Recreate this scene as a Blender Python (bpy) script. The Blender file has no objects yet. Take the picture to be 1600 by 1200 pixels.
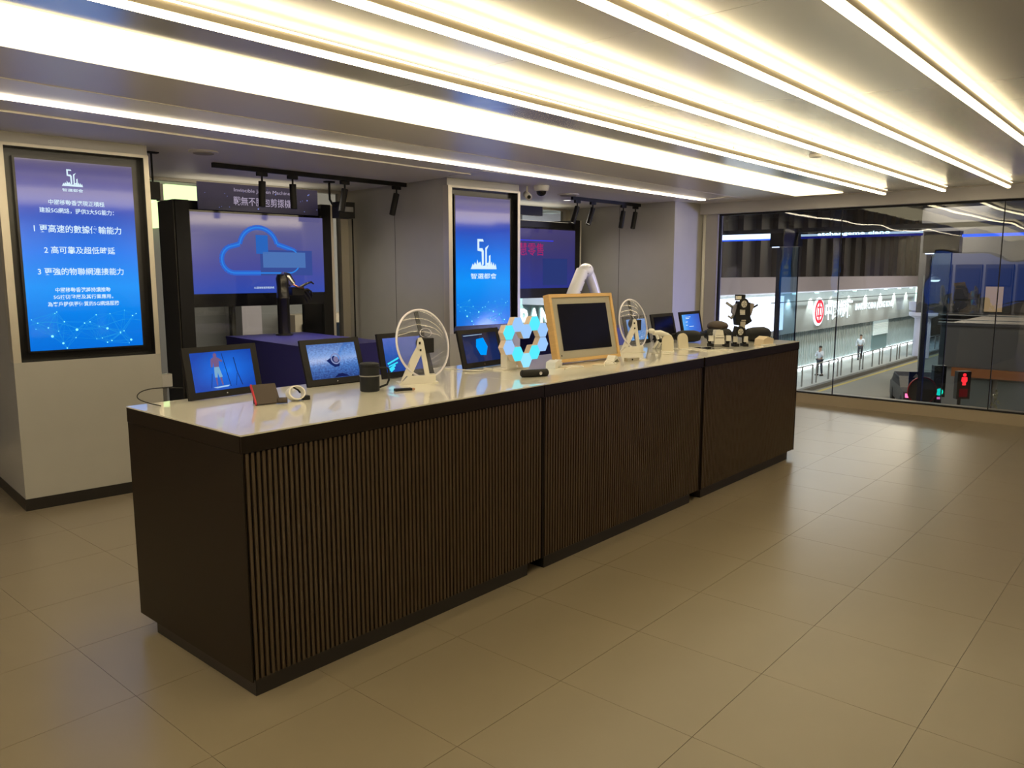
import bpy, bmesh, math, random
from mathutils import Vector, Matrix
random.seed(7)
scn = bpy.context.scene
COL = scn.collection
R = math.radians
PI = math.pi

# ------------------------------------------------------------------ camera, world, exposure
cam_data = bpy.data.cameras.new('camera')
cam = bpy.data.objects.new('camera', cam_data)
COL.objects.link(cam)
cam.location = (-1.50365, -2.66199, 1.66296)
cam_data.sensor_width = 36.0
cam_data.lens = 1224.14 * 36.0 / 1600.0
cam_data.clip_start = 0.05
cam_data.clip_end = 400
fwv = Vector((0.74631737, 0.65068797, -0.14005549))
cam.rotation_euler = fwv.to_track_quat('-Z', 'Y').to_euler()
scn.camera = cam

world = bpy.data.worlds.new('night_sky')
scn.world = world
world.use_nodes = True
world.node_tree.nodes['Background'].inputs[0].default_value = (0.004, 0.005, 0.010, 1)
world.node_tree.nodes['Background'].inputs[1].default_value = 1.0

scn.view_settings.view_transform = 'Standard'
scn.view_settings.look = 'None'
scn.view_settings.gamma = 1.0
scn.view_settings.use_curve_mapping = False
scn.view_settings.exposure = 0.0
scn.cycles.use_denoising = True
scn.cycles.max_bounces = 10
scn.cycles.transparent_max_bounces = 16
scn.cycles.caustics_reflective = False
scn.cycles.caustics_refractive = False
scn.cycles.sample_clamp_indirect = 4.0

TUBE_L = 17.0       # luminance of the tubes
PANEL_L = 2.3      # luminance of the ceiling light panel
STRIP_L = 14.0
WARM = (1.0, 0.82, 0.50)

def area(name, loc, rot, sx, sy, power, color):
    d = bpy.data.lights.new(name, 'AREA')
    d.shape = 'RECTANGLE'; d.size = sx; d.size_y = sy; d.energy = power; d.color = color
    o = bpy.data.objects.new(name, d); COL.objects.link(o)
    o.location = loc; o.rotation_euler = rot
    return o

# street lamps light the road outside
area('street_light', (50, 7, 5), (0, 0, 0), 30, 3, 4200, (1.0, 0.85, 0.62))
area('street_light', (24, 6, 5), (0, 0, 0), 12, 3, 600, (0.95, 0.9, 0.8))
area('street_light', (16, 9, 5), (R(40), 0, 0), 16, 2, 1300, (1.0, 0.9, 0.7))

# unseen fill lamps by the front and left walls, added to brighten the room
for _x in (-3.5, 0.5, 4.5): area('room_fill', (_x, -6.2, 2.5), (R(-62), 0, 0), 2.5, 0.15, 100, (1.0, 0.84, 0.58))
for _y in (-4.5, -0.5, 3.0): area('room_fill', (-5.2, _y, 2.5), (0, R(62), 0), 0.15, 2.0, 70, (1.0, 0.84, 0.58))

# ------------------------------------------------------------------ materials
MATS = {}
def mat(name, color=(0.8, 0.8, 0.8), rough=0.5, metal=0.0, emit=None, strength=0.0, coat=0.0, spec=0.5,
        noise=0.0, nscale=20.0, bump=0.0, alpha=1.0, stretch=None, coat_rough=0.03):
    m = bpy.data.materials.new(name); m.use_nodes = True
    nt = m.node_tree; b = nt.nodes['Principled BSDF']
    b.inputs['Base Color'].default_value = (*color, 1)
    b.inputs['Roughness'].default_value = rough
    b.inputs['Metallic'].default_value = metal
    b.inputs['Coat Weight'].default_value = coat
    b.inputs['Coat Roughness'].default_value = coat_rough
    b.inputs['Specular IOR Level'].default_value = spec
    if emit:
        b.inputs['Emission Color'].default_value = (*emit, 1)
        b.inputs['Emission Strength'].default_value = strength
    if noise or bump:
        tc = nt.nodes.new('ShaderNodeTexCoord'); n = nt.nodes.new('ShaderNodeTexNoise')
        n.inputs['Scale'].default_value = nscale; n.inputs['Detail'].default_value = 4
        src = tc.outputs['Object']
        if stretch:
            mp = nt.nodes.new('ShaderNodeMapping'); mp.inputs['Scale'].default_value = stretch
            nt.links.new(src, mp.inputs[0]); src = mp.outputs[0]
        nt.links.new(src, n.inputs['Vector'])
        if noise:
            mx = nt.nodes.new('ShaderNodeMix'); mx.data_type = 'RGBA'
            mx.inputs['A'].default_value = (*[c * (1 - noise) for c in color], 1)
            mx.inputs['B'].default_value = (*[min(1, c * (1 + noise)) for c in color], 1)
            nt.links.new(n.outputs['Fac'], mx.inputs['Factor'])
            nt.links.new(mx.outputs['Result'], b.inputs['Base Color'])
        if bump:
            bp = nt.nodes.new('ShaderNodeBump'); bp.inputs['Strength'].default_value = bump
            bp.inputs['Distance'].default_value = 0.002
            nt.links.new(n.outputs['Fac'], bp.inputs['Height']); nt.links.new(bp.outputs['Normal'], b.inputs['Normal'])
    MATS[name] = m
    return m

def emat(name, color, strength):
    m = bpy.data.materials.new(name); m.use_nodes = True
    nt = m.node_tree; nt.nodes.clear()
    e = nt.nodes.new('ShaderNodeEmission'); o = nt.nodes.new('ShaderNodeOutputMaterial')
    e.inputs[0].default_value = (*color, 1); e.inputs[1].default_value = strength
    nt.links.new(e.outputs[0], o.inputs[0])
    MATS[name] = m
    return m

def screen_mat(name, stops, strength=1.0, axis='Z', noise=0.0, nscale=8.0, gloss=True, radial=None):
    """a lit display: colour ramp along generated coordinates, under glossy glass"""
    m = bpy.data.materials.new(name); m.use_nodes = True
    nt = m.node_tree; b = nt.nodes['Principled BSDF']
    b.inputs['Base Color'].default_value = (0.005, 0.005, 0.008, 1)
    b.inputs['Roughness'].default_value = 0.08 if gloss else 0.5
    tc = nt.nodes.new('ShaderNodeTexCoord'); sp = nt.nodes.new('ShaderNodeSeparateXYZ')
    nt.links.new(tc.outputs['Generated'], sp.inputs[0])
    src = sp.outputs[axis]
    if noise:
        n = nt.nodes.new('ShaderNodeTexNoise'); n.inputs['Scale'].default_value = nscale; n.inputs['Detail'].default_value = 6
        nt.links.new(tc.outputs['Generated'], n.inputs['Vector'])
        ma = nt.nodes.new('ShaderNodeMath'); ma.operation = 'MULTIPLY_ADD'; ma.inputs[1].default_value = noise
        nt.links.new(n.outputs['Fac'], ma.inputs[0]); nt.links.new(src, ma.inputs[2])
        sb = nt.nodes.new('ShaderNodeMath'); sb.operation = 'SUBTRACT'; sb.inputs[1].default_value = noise * 0.5
        nt.links.new(ma.outputs[0], sb.inputs[0]); src = sb.outputs[0]
    if radial:
        cx, cz, rad, amt = radial
        vm = nt.nodes.new('ShaderNodeVectorMath'); vm.operation = 'DISTANCE'
        cmb = nt.nodes.new('ShaderNodeCombineXYZ')
        nt.links.new(sp.outputs['X'], cmb.inputs[0]); nt.links.new(sp.outputs['Z'], cmb.inputs[2])
        vm.inputs[1].default_value = (cx, 0, cz)
        nt.links.new(cmb.outputs[0], vm.inputs[0])
        mr = nt.nodes.new('ShaderNodeMapRange'); mr.inputs['From Min'].default_value = 0; mr.inputs['From Max'].default_value = rad
        mr.inputs['To Min'].default_value = amt; mr.inputs['To Max'].default_value = 0
        nt.links.new(vm.outputs['Value'], mr.inputs['Value'])
        ad = nt.nodes.new('ShaderNodeMath'); ad.operation = 'ADD'
        nt.links.new(src, ad.inputs[0]); nt.links.new(mr.outputs[0], ad.inputs[1]); src = ad.outputs[0]
    cr = nt.nodes.new('ShaderNodeValToRGB')
    els = cr.color_ramp.elements
    while len(els) < len(stops): els.new(0.5)
    for e, (p, c) in zip(els, stops): e.position = p; e.color = (*c, 1)
    nt.links.new(src, cr.inputs[0])
    nt.links.new(cr.outputs[0], b.inputs['Emission Color'])
    b.inputs['Emission Strength'].default_value = strength
    MATS[name] = m
    return m

def glass_mat(name, tint=(0.96, 0.98, 0.98), refl=1.0, rough=0.0, wave=0.0):
    m = bpy.data.materials.new(name); m.use_nodes = True
    nt = m.node_tree; nt.nodes.clear()
    o = nt.nodes.new('ShaderNodeOutputMaterial'); mx = nt.nodes.new('ShaderNodeMixShader')
    t = nt.nodes.new('ShaderNodeBsdfTransparent'); g = nt.nodes.new('ShaderNodeBsdfGlossy'); f = nt.nodes.new('ShaderNodeFresnel')
    t.inputs[0].default_value = (*tint, 1); g.inputs['Roughness'].default_value = rough
    # the pane is a thin sheet seen through straight: same reflectance on its two faces
    ge = nt.nodes.new('ShaderNodeNewGeometry'); mi = nt.nodes.new('ShaderNodeMapRange')
    mi.inputs['To Min'].default_value = 1.5; mi.inputs['To Max'].default_value = 1 / 1.5
    nt.links.new(ge.outputs['Backfacing'], mi.inputs['Value']); nt.links.new(mi.outputs[0], f.inputs[0])
    mu = nt.nodes.new('ShaderNodeMath'); mu.operation = 'MULTIPLY'; mu.inputs[1].default_value = refl; mu.use_clamp = True
    nt.links.new(f.outputs[0], mu.inputs[0]); nt.links.new(mu.outputs[0], mx.inputs[0])
    nt.links.new(t.outputs[0], mx.inputs[1]); nt.links.new(g.outputs[0], mx.inputs[2]); nt.links.new(mx.outputs[0], o.inputs[0])
    if wave:
        tc = nt.nodes.new('ShaderNodeTexCoord'); n = nt.nodes.new('ShaderNodeTexNoise'); n.inputs['Scale'].default_value = 1.3
        bp = nt.nodes.new('ShaderNodeBump'); bp.inputs['Strength'].default_value = wave; bp.inputs['Distance'].default_value = 0.02
        nt.links.new(tc.outputs['Object'], n.inputs['Vector']); nt.links.new(n.outputs['Fac'], bp.inputs['Height'])
        nt.links.new(bp.outputs[0], g.inputs['Normal'])
    MATS[name] = m
    return m

M_floor = mat('floor_tile', (0.25, 0.208, 0.143), 0.28, noise=0.06, nscale=3.0, spec=0.45)
M_grout = mat('grout', (0.25, 0.215, 0.17), 0.8)
M_ceil = mat('satin_metal_ceiling', (0.74, 0.73, 0.70), 0.26, metal=0.62)
M_ceil2 = mat('satin_painted_ceiling', (0.90, 0.86, 0.78), 0.34, metal=0.12)
M_ceil3 = mat('painted_ceiling', (0.84, 0.82, 0.79), 0.45, spec=0.4)
M_wall = mat('grey_laminate', (0.44, 0.43, 0.40), 0.36, metal=0.25, noise=0.04, nscale=6)
M_rwall = mat('room_wall', (0.80, 0.78, 0.74), 0.6)
M_dark = mat('front_room_wall', (0.30, 0.29, 0.27), 0.6)
M_frame = mat('brushed_frame', (0.62, 0.58, 0.50), 0.35, metal=0.6)
M_black = mat('black_lacquer', (0.010, 0.009, 0.009), 0.22)
M_blackm = mat('black_matt', (0.006, 0.0055, 0.0055), 0.55, spec=0.3)
M_brown = mat('dark_brown_laminate', (0.012, 0.008, 0.005), 0.30, noise=0.1, nscale=5, spec=0.18)
M_slat = mat('glossy_bronze_slat', (0.070, 0.047, 0.027), 0.30, metal=0.1, coat=0.35, coat_rough=0.03, spec=0.35)
M_slatback = mat('slat_backing', (0.008, 0.006, 0.005), 0.3)
M_top = mat('white_glass_top', (0.78, 0.75, 0.64), 0.30, coat=1.0, coat_rough=0.02)
M_skirt = mat('black_skirting', (0.012, 0.010, 0.009), 0.4)
M_tubehouse = mat('fixture_housing', (0.55, 0.48, 0.36), 0.5)
M_white = mat('white_plastic', (0.74, 0.72, 0.66), 0.4)
M_whiteg = mat('white_gloss', (0.8, 0.8, 0.8), 0.2)
M_grey = mat('grey_plastic', (0.2, 0.2, 0.2), 0.45)
M_bezel = mat('tablet_bezel', (0.007, 0.006, 0.006), 0.5, spec=0.25)
M_glassb = mat('dark_screen', (0.006, 0.006, 0.008), 0.10)
M_blue = mat('navy_plinth', (0.016, 0.014, 0.14), 0.42)
M_wood = mat('light_wood', (0.62, 0.40, 0.16), 0.5, noise=0.15, nscale=8, stretch=(1, 1, 8))
M_mat = mat('grey_mount', (0.36, 0.34, 0.28), 0.7)
M_red = mat('red_plastic', (0.45, 0.01, 0.02), 0.4)
M_mug = mat('charcoal_mug', (0.012, 0.013, 0.015), 0.5, spec=0.2)
M_steel = mat('chrome', (0.6, 0.6, 0.62), 0.15, metal=1.0)
M_leather = mat('brown_cover', (0.045, 0.03, 0.022), 0.6)
M_glass = glass_mat('window_glass', (0.93, 0.96, 0.98), 1.15, wave=0.25)
M_fin = glass_mat('fin_glass', (0.60, 0.72, 0.82), 1.3)
M_acryl = glass_mat('clear_acrylic', (0.86, 0.87, 0.91), 0.9)
_nt = M_acryl.node_tree; _o = [n for n in _nt.nodes if n.type == 'OUTPUT_MATERIAL'][0]; _src = _o.inputs[0].links[0].from_socket
_d = _nt.nodes.new('ShaderNodeBsdfDiffuse'); _d.inputs[0].default_value = (0.75, 0.75, 0.82, 1); _m = _nt.nodes.new('ShaderNodeMixShader'); _m.inputs[0].default_value = 0.10
_nt.links.new(_src, _m.inputs[1]); _nt.links.new(_d.outputs[0], _m.inputs[2]); _nt.links.new(_m.outputs[0], _o.inputs[0])
M_kglass = glass_mat('kiosk_glass', (0.85, 0.86, 0.86), 0.6)
M_tube = emat('tube_light', WARM, TUBE_L)
M_up = emat('tube_up_light', WARM, TUBE_L * 0.26)
M_panel = emat('ceiling_panel_light', (1.0, 0.84, 0.52), PANEL_L)
M_strip = emat('strip_light', (1.0, 0.85, 0.6), STRIP_L)
M_lens = emat('lamp_lens', (1.0, 0.95, 0.8), 2.5)
M_text = emat('screen_lettering', (0.72, 0.9, 1.0), 1.0)
M_textdim = emat('dim_lettering', (0.42, 0.36, 0.48), 0.9)
M_cyan = emat('screen_cyan', (0.05, 0.75, 1.0), 1.0)
M_dot = emat('screen_sparkle', (0.25, 0.9, 1.0), 1.3)
M_cloud = emat('cloud_line', (0.03, 0.25, 0.85), 0.9)
M_net = emat('net_line', (0.03, 0.45, 0.95), 0.8)
# outside
M_pave = mat('pavement', (0.30, 0.31, 0.31), 0.7, noise=0.1, nscale=2)
M_road = mat('asphalt_road', (0.16, 0.155, 0.14), 0.7, noise=0.15, nscale=0.6)
M_kerb = mat('kerb_stone', (0.12, 0.12, 0.12), 0.8)
M_yellow = mat('yellow_road_paint', (0.35, 0.27, 0.05), 0.7)
M_rib = mat('ribbed_panel', (0.52, 0.60, 0.62), 0.4)
M_fascia = mat('grey_fascia', (0.28, 0.28, 0.27), 0.5)
M_band = mat('lilac_band', (0.40, 0.36, 0.44), 0.6)
M_stripe = mat('dark_cladding', (0.05, 0.045, 0.05), 0.4)
M_bronze = mat('bronze_fin', (0.055, 0.042, 0.04), 0.4)
M_bill = emat('lit_billboard', (0.80, 0.84, 1.0), 2.6)
M_bill2 = emat('lit_billboard_green_white', (0.75, 1.0, 0.88), 2.2)
M_signw = emat('sign_white', (0.9, 1.0, 0.98), 2.2)
M_signr = emat('sign_red', (1.0, 0.05, 0.08), 1.2)
M_base = emat('base_strip_light', (0.95, 1.0, 0.95), 6.0)
M_greenlit = emat('lit_sign_yellow_green', (0.72, 1.0, 0.42), 2.2)
M_concrete = mat('concrete', (0.22, 0.21, 0.20), 0.8, noise=0.1, nscale=1)
M_beige = mat('beige_render', (0.46, 0.38, 0.28), 0.7)
M_teal = mat('teal_panel', (0.30, 0.46, 0.45), 0.6)
M_win = mat('dark_window', (0.015, 0.02, 0.03), 0.15)
M_bluebar = emat('blue_led_bar', (0.02, 0.10, 1.0), 1.6)
M_whitebar = emat('white_led_bar', (0.65, 0.75, 1.0), 2.5)

# ------------------------------------------------------------------ mesh helpers
class MB:
    def __init__(self): self.bm = bmesh.new()
    def box(self, x0, x1, y0, y1, z0, z1, mtx=None):
        vs = [self.bm.verts.new(p) for p in ((x0,y0,z0),(x1,y0,z0),(x1,y1,z0),(x0,y1,z0),(x0,y0,z1),(x1,y0,z1),(x1,y1,z1),(x0,y1,z1))]
        for f in ((0,3,2,1),(4,5,6,7),(0,1,5,4),(1,2,6,5),(2,3,7,6),(3,0,4,7)): self.bm.faces.new([vs[i] for i in f])
        if mtx: bmesh.ops.transform(self.bm, matrix=mtx, verts=vs)
        return self
    def tube(self, pts, r, n=8, cap=True):
        pts = [Vector(p) for p in pts]
        rs = r if isinstance(r, (list, tuple)) else [r] * len(pts)
        rings = []; up = None
        for i, p in enumerate(pts):
            t = (pts[min(i+1, len(pts)-1)] - pts[max(i-1, 0)]).normalized()
            if up is None: up = Vector((0,0,1)) if abs(t.z) < 0.9 else Vector((1,0,0))
            a = t.cross(up).normalized(); b = a.cross(t).normalized(); up = b
            rings.append([self.bm.verts.new(p + rs[i]*(math.cos(2*PI*k/n)*a + math.sin(2*PI*k/n)*b)) for k in range(n)])
        for q, w in zip(rings, rings[1:]):
            for k in range(n): self.bm.faces.new((q[k], q[(k+1)%n], w[(k+1)%n], w[k]))
        if cap:
            self.bm.faces.new(rings[0][::-1]); self.bm.faces.new(rings[-1])
        return self
    def lathe(self, prof, n=24, mtx=None):
        """prof: list of (r, z) about z"""
        rings = []; new = []
        for r, z in prof:
            if r < 1e-6: v = self.bm.verts.new((0,0,z)); rings.append([v]); new.append(v)
            else:
                ring = [self.bm.verts.new((r*math.cos(2*PI*k/n), r*math.sin(2*PI*k/n), z)) for k in range(n)]
                rings.append(ring); new += ring
        for q, w in zip(rings, rings[1:]):
            for k in range(n):
                a, b = q[k % len(q)], q[(k+1) % len(q)]; c, d = w[(k+1) % len(w)], w[k % len(w)]
                vs = []
                for v in (a, b, c, d):
                    if v not in vs: vs.append(v)
                if len(vs) > 2: self.bm.faces.new(vs)
        if mtx: bmesh.ops.transform(self.bm, matrix=mtx, verts=new)
        return self
    def prism(self, poly, y0, y1, mtx=None):
        """poly in x,z extruded along y"""
        a = [self.bm.verts.new((x, y0, z)) for x, z in poly]; b = [self.bm.verts.new((x, y1, z)) for x, z in poly]
        n = len(poly)
        self.bm.faces.new(a); self.bm.faces.new(b[::-1])
        for k in range(n): self.bm.faces.new((a[k], b[k], b[(k+1)%n], a[(k+1)%n]))
        if mtx: bmesh.ops.transform(self.bm, matrix=mtx, verts=a+b)
        return self
    def torus(self, R0, r, n=40, m=8, mtx=None, arc=2*PI):
        full = arc > 6.28; rings = []; new = []
        cnt = n if full else n + 1
        for i in range(cnt):
            t = arc*i/n
            ring = [self.bm.verts.new(((R0+r*math.cos(2*PI*k/m))*math.cos(t), r*math.sin(2*PI*k/m), (R0+r*math.cos(2*PI*k/m))*math.sin(t))) for k in range(m)]
            rings.append(ring); new += ring
        for i in range(n):
            q, w = rings[i], rings[(i+1) % cnt]
            for k in range(m): self.bm.faces.new((q[k], w[k], w[(k+1)%m], q[(k+1)%m]))
        if mtx: bmesh.ops.transform(self.bm, matrix=mtx, verts=new)
        return self
    def sphere(self, c, r, n=12, sz=(1,1,1)):
        g = bmesh.ops.create_uvsphere(self.bm, u_segments=n, v_segments=max(6, n//2+2), radius=r)
        for v in g['verts']: v.co = Vector((v.co.x*sz[0]+c[0], v.co.y*sz[1]+c[1], v.co.z*sz[2]+c[2]))
        return self
    def mesh(self, name, smooth=False, bevel=0.0, seg=2):
        if bevel:
            ed = [e for e in self.bm.edges if len(e.link_faces) == 2 and e.calc_face_angle(0) > 0.6]
            bmesh.ops.bevel(self.bm, geom=ed, offset=bevel, segments=seg, affect='EDGES', profile=0.5)
        bmesh.ops.recalc_face_normals(self.bm, faces=self.bm.faces)
        me = bpy.data.meshes.new(name); self.bm.to_mesh(me); self.bm.free()
        if smooth:
            for p in me.polygons: p.use_smooth = True
        return me

def obj(name, mb, m, parent=None, loc=None, rot=None, smooth=False, bevel=0.0, seg=2, label=None):
    me = mb if isinstance(mb, bpy.types.Mesh) else mb.mesh(name, smooth, bevel, seg)
    if m is not None:
        if not me.materials: me.materials.append(m)
    o = bpy.data.objects.new(name, me); COL.objects.link(o)
    if parent: o.parent = parent
    if loc is not None: o.location = loc
    if rot is not None: o.rotation_euler = rot
    if label: o['label'] = label
    if smooth and len(me.polygons) > 30:
        try: me.set_sharp_from_angle(angle=R(40))
        except Exception: pass
    return o

def tag(o, label=None, cat=None, group=None, kind=None):
    if label: o['label'] = label
    if cat: o['category'] = cat
    if group: o['group'] = group
    if kind: o['kind'] = kind
    return o

def thing(name, label, cat, loc=(0,0,0), rz=0.0, group=None):
    o = bpy.data.objects.new(name, None); COL.objects.link(o)
    o.empty_display_size = 0.1
    o.location = loc; o.rotation_euler = (0, 0, rz)
    return tag(o, label, cat, group)

def copy_tree(o, parent=None):
    c = o.copy(); COL.objects.link(c); c.parent = parent
    for ch in list(o.children): copy_tree(ch, c)
    return c

def struct(name, mb, m, parent=None, **k):
    o = obj(name, mb, m, parent, **k)
    if not parent: o['kind'] = 'structure'
    return o

def B(*a): return MB().box(*a)

def text(name, s, m, parent, x, z, y=0.0, h=None, w=None, thick=0.0, bold=0.0, align='CENTER', rz=0.0):
    """lettering standing in the x-z plane, readable from -y, scaled to height h and/or width w"""
    c = bpy.data.curves.new(name, 'FONT'); c.body = s; c.size = 1.0; c.align_x = 'LEFT'
    c.extrude = 0.0; c.offset = bold; c.resolution_u = 2
    t = bpy.data.objects.new(name + '_curve', c); COL.objects.link(t)
    dg = bpy.context.evaluated_depsgraph_get()
    me = bpy.data.meshes.new_from_object(t.evaluated_get(dg))
    bpy.data.objects.remove(t)
    xs = [v.co.x for v in me.vertices]; ys = [v.co.y for v in me.vertices]
    if not xs: return None
    W = max(xs)-min(xs); H = max(ys)-min(ys)
    sy = h/H if h else w/W
    sx = w/W if w else sy
    x0 = (max(xs)+min(xs))/2 if align == 'CENTER' else min(xs)
    y0 = (max(ys)+min(ys))/2
    for v in me.vertices: v.co = Vector(((v.co.x-x0)*sx, 0.0, (v.co.y-y0)*sy))
    me.materials.clear(); me.materials.append(m)
    o = bpy.data.objects.new(name, me); COL.objects.link(o)
    o.parent = parent; o.location = (x, y, z); o.rotation_euler = (0, 0, rz)
    return o

# ------------------------------------------------------------------ frames of reference
BA = R(5.9)                                 # the back row is turned 5.9 degrees from the counters
BO = Vector((0.277, 3.429, 0.0))
def bp(s, t, z=0.0):
    return Vector((BO.x + s*math.cos(BA) + t*math.sin(BA), BO.y - s*math.sin(BA) + t*math.cos(BA), z))
WX = 8.535                                  # inner face of the window wall
CZ = 2.60                                   # ceiling
GZ = -4.55                                  # road level outside

# ------------------------------------------------------------------ floor
fl = struct('floor', MB().box(-6.0, 0.4, -7.0, 5.75, -0.12, -0.003).box(0.4, WX+0.3, -7.0, 5.32, -0.12, -0.003), M_grout)
gap = 0.002
tile_me = MB().box(gap/2, 0.6-gap/2, gap/2, 0.6-gap/2, -0.0029, 0.0).mesh('floor_tile'); tile_me.materials.append(M_floor)
rest = MB()
xs0, ys0 = -0.293, -0.225
fwd = Vector((0.74631737, 0.65068797, 0)).normalized()
tiles = []
for i in range(-9, 15):
    for j in range(-11, 12):
        x, y = xs0 + 0.6*i, ys0 + 0.6*j
        x1 = min(x+0.6, WX); 
        if x >= WX-0.02 or y+0.6 > (5.8 if x < -0.2 else 5.4): continue
        c = Vector((x+0.3, y+0.3, 0)); d = c - Vector((cam.location.x, cam.location.y, 0))
        z = d.dot(fwd); lat = d.x*fwd.y - d.y*fwd.x
        inview = z > 1.2 and abs(lat) < z*0.68+0.8 and x1-x > 0.59 and y < 3.6
        if inview: tiles.append((z, x, y))
        else: rest.box(x+gap/2, x1-gap/2, y+gap/2, y+0.6-gap/2, -0.0029, 0.0)
tiles.sort()
for k, (z, x, y) in enumerate(tiles):
    if k < 290:
        obj('floor_tile', tile_me, None, fl, (x, y, 0))
    else: rest.box(x+gap/2, x+0.6-gap/2, y+gap/2, y+0.6-gap/2, -0.0029, 0.0)
tag(obj('outer_tiles', rest, M_floor, fl), kind='stuff')

# ------------------------------------------------------------------ ceiling
PY0, PY1, PX1 = 0.585, 1.16, 8.12           # ceiling light panel
SY0, SY1, SX1 = 2.235, 2.30, 7.9            # strip light
ce = struct('ceiling', MB().box(-6.0, 0.4, -7.0, 5.75, CZ+0.10, CZ+0.2).box(0.4, WX+0.3, -7.0, 5.32, CZ+0.10, CZ+0.2), M_ceil3)
# satin metal sheets, each 2.4 m long, with hairline joints
edges = [-6.0, -3.55, -1.15, 1.25, 3.65, 6.05, 8.30]
for a, b in zip(edges, edges[1:]):
    obj('metal_sheet', B(a+0.0015, b-0.0015, -7.0, PY0, CZ, CZ+0.03), M_ceil, ce)
obj('end_strip', B(8.30, WX+0.05, -7.0, 5.3, CZ, CZ+0.03), M_ceil2, ce)
for a, b in ((-6.0, -1.9), (-1.9, 3.1), (3.1, 8.30)):
    obj('painted_sheet', B(a+0.001, b-0.001, PY1, 1.80, CZ, CZ+0.03), M_ceil2, ce)
obj('panel_end_sheet', B(PX1, 8.30, PY0, PY1, CZ, CZ+0.03), M_ceil2, ce)
# shallow cove that slopes from the ridge down to the strip light
cv = MB()
for a, b in ((-6.0, 8.25),):
    bm = cv.bm
    n = 8; prev = None
    for k in range(n+1):
        f = k/n; yy = 1.802 + (SY0-1.802)*f; zz = CZ + 0.022*math.cos(f*PI/2) + 0.0
        v = (bm.verts.new((a, yy, zz)), bm.verts.new((b, yy, zz)))
        if prev: bm.faces.new((prev[0], prev[1], v[1], v[0]))
        prev = v
obj('curved_cove', cv, M_ceil2, ce, smooth=True)
obj('ridge_step', B(-6.0, 8.30, 1.796, 1.802, CZ-0.004, CZ+0.04), M_ceil2, ce)
obj('strip_edge_sheet', B(-6.0, 8.30, SY1, 2.66, CZ, CZ+0.03), M_ceil2, ce)
obj('strip_end_sheet', B(SX1, 8.30, 1.802, SY1, CZ+0.001, CZ+0.03), M_ceil2, ce)
obj('edge_bead', B(-6.0, 4.0, 2.655, 2.668, CZ-0.012, CZ+0.005), M_frame, ce)
obj('back_ceiling_sheet', MB().box(-6.0, 0.4, 2.668, 5.75, CZ+0.002, CZ+0.03).box(0.4, 8.30, 2.668, 5.32, CZ+0.002, CZ+0.03), M_ceil3, ce)
# faint raised access panel above the pillar screen
ap = MB().box(-0.62, 0.62, -0.5, 0.0, -0.005, 0.0)
struct('trim_1', ap, M_ceil2, loc=bp(4.35, -0.12, CZ+0.002), rot=(0, 0, -BA))

cl = thing('ceiling_light_panel', 'wide flush glowing ceiling panel, broadest of the overhead lights', 'ceiling light', (0, 0, CZ))
for a, b in ((-5.9, -1.9), (-1.9, 3.1), (3.1, PX1)):
    obj('diffuser', B(a+0.0015, b-0.0015, PY0+0.004, PY1-0.004, -0.010, 0.02), M_panel, cl)
fr = MB().box(-5.9, PX1, PY0, PY0+0.004, 0, 0.03).box(-5.9, PX1, PY1-0.004, PY1, 0, 0.03).box(PX1-0.004, PX1, PY0, PY1, 0, 0.03)
obj('frame', fr, M_frame, cl)
sl = thing('strip_light', 'thin flush strip light nearest the pillar screens', 'ceiling light', (0, 0, CZ))
obj('diffuser', B(-5.9, SX1, SY0, SY1, -0.010, 0.01), M_strip, sl)
obj('end_cap', B(SX1, SX1+0.01, SY0, SY1, -0.004, 0.01), M_frame, sl)

TL = ['first', 'second', 'third', 'fourth']
desc = ['suspended tube light next to the wide glowing panel', 'suspended tube light, second out from the wide glowing panel',
        'suspended tube light, third out, with a visible joint near the top of the photo', 'suspended tube light at the upper right, farthest from the counters']
for k, (ty, xe) in enumerate(((0.09, 7.98), (-0.50, 8.02), (-1.09, 8.05), (-1.68, 8.08))):
    t = thing('tube_light', desc[k], 'ceiling light', (0, ty, 0), 0, 'suspended tube lights')
    segs = [-5.6, -1.0, 1.17 if k == 2 else 1.6, xe] if k >= 2 else [-5.6, -1.0, 3.6, xe]
    for a, b in zip(segs, segs[1:]):
        obj('diffuser', B(a+0.003, b-0.003, -0.014, 0.014, 2.528, 2.546), M_tube, t)
    obj('housing', B(-5.6, xe, -0.022, 0.022, 2.5462, 2.577), M_tubehouse, t)
    obj('up_light', B(-5.6, xe, -0.030, 0.030, 2.5772, 2.583), M_up, t)
    for xx in (-4, -1.0, segs[2], 4.2, 6.4): obj('hanger', B(xx-0.006, xx+0.006, -0.004, 0.004, 2.583, CZ), M_frame, t)

# ------------------------------------------------------------------ room shell outside the frame
struct('wall_left', B(-6.1, -6.0, -7.0, 6.1, 0, CZ+0.2), M_rwall)
struct('wall_front', B(-6.0, WX+0.3, -7.1, -7.0, 0, CZ+0.2), M_dark)

lw = thing('landscape_display', 'wide blue wall display at the far left end of the room', 'screen', (-5.998, 0, 0))
obj('bezel', B(0.0, 0.06, 0.6, 3.1, 0.85, 2.15), M_black, lw)
obj('screen', B(0.06, 0.065, 0.65, 3.05, 0.90, 2.10), emat('wall_display_blue', (0.03, 0.16, 0.85), 1.3), lw)
lb = thing('led_billboard', 'tall lilac billboard on a building down the street', 'billboard', (27.0, -20.0, GZ), R(35))
obj('frame', B(-5.2, 5.2, 0.0, 0.3, 0.8, 9.2), M_blackm, lb)
obj('screen', B(-5.0, 5.0, 0.3, 0.32, 1.0, 9.0), emat('billboard_lilac', (0.45, 0.45, 1.0), 0.8), lb)
obj('post', B(-0.3, 0.3, 0.0, 0.3, 0.0, 0.8), M_blackm, lb)

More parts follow.
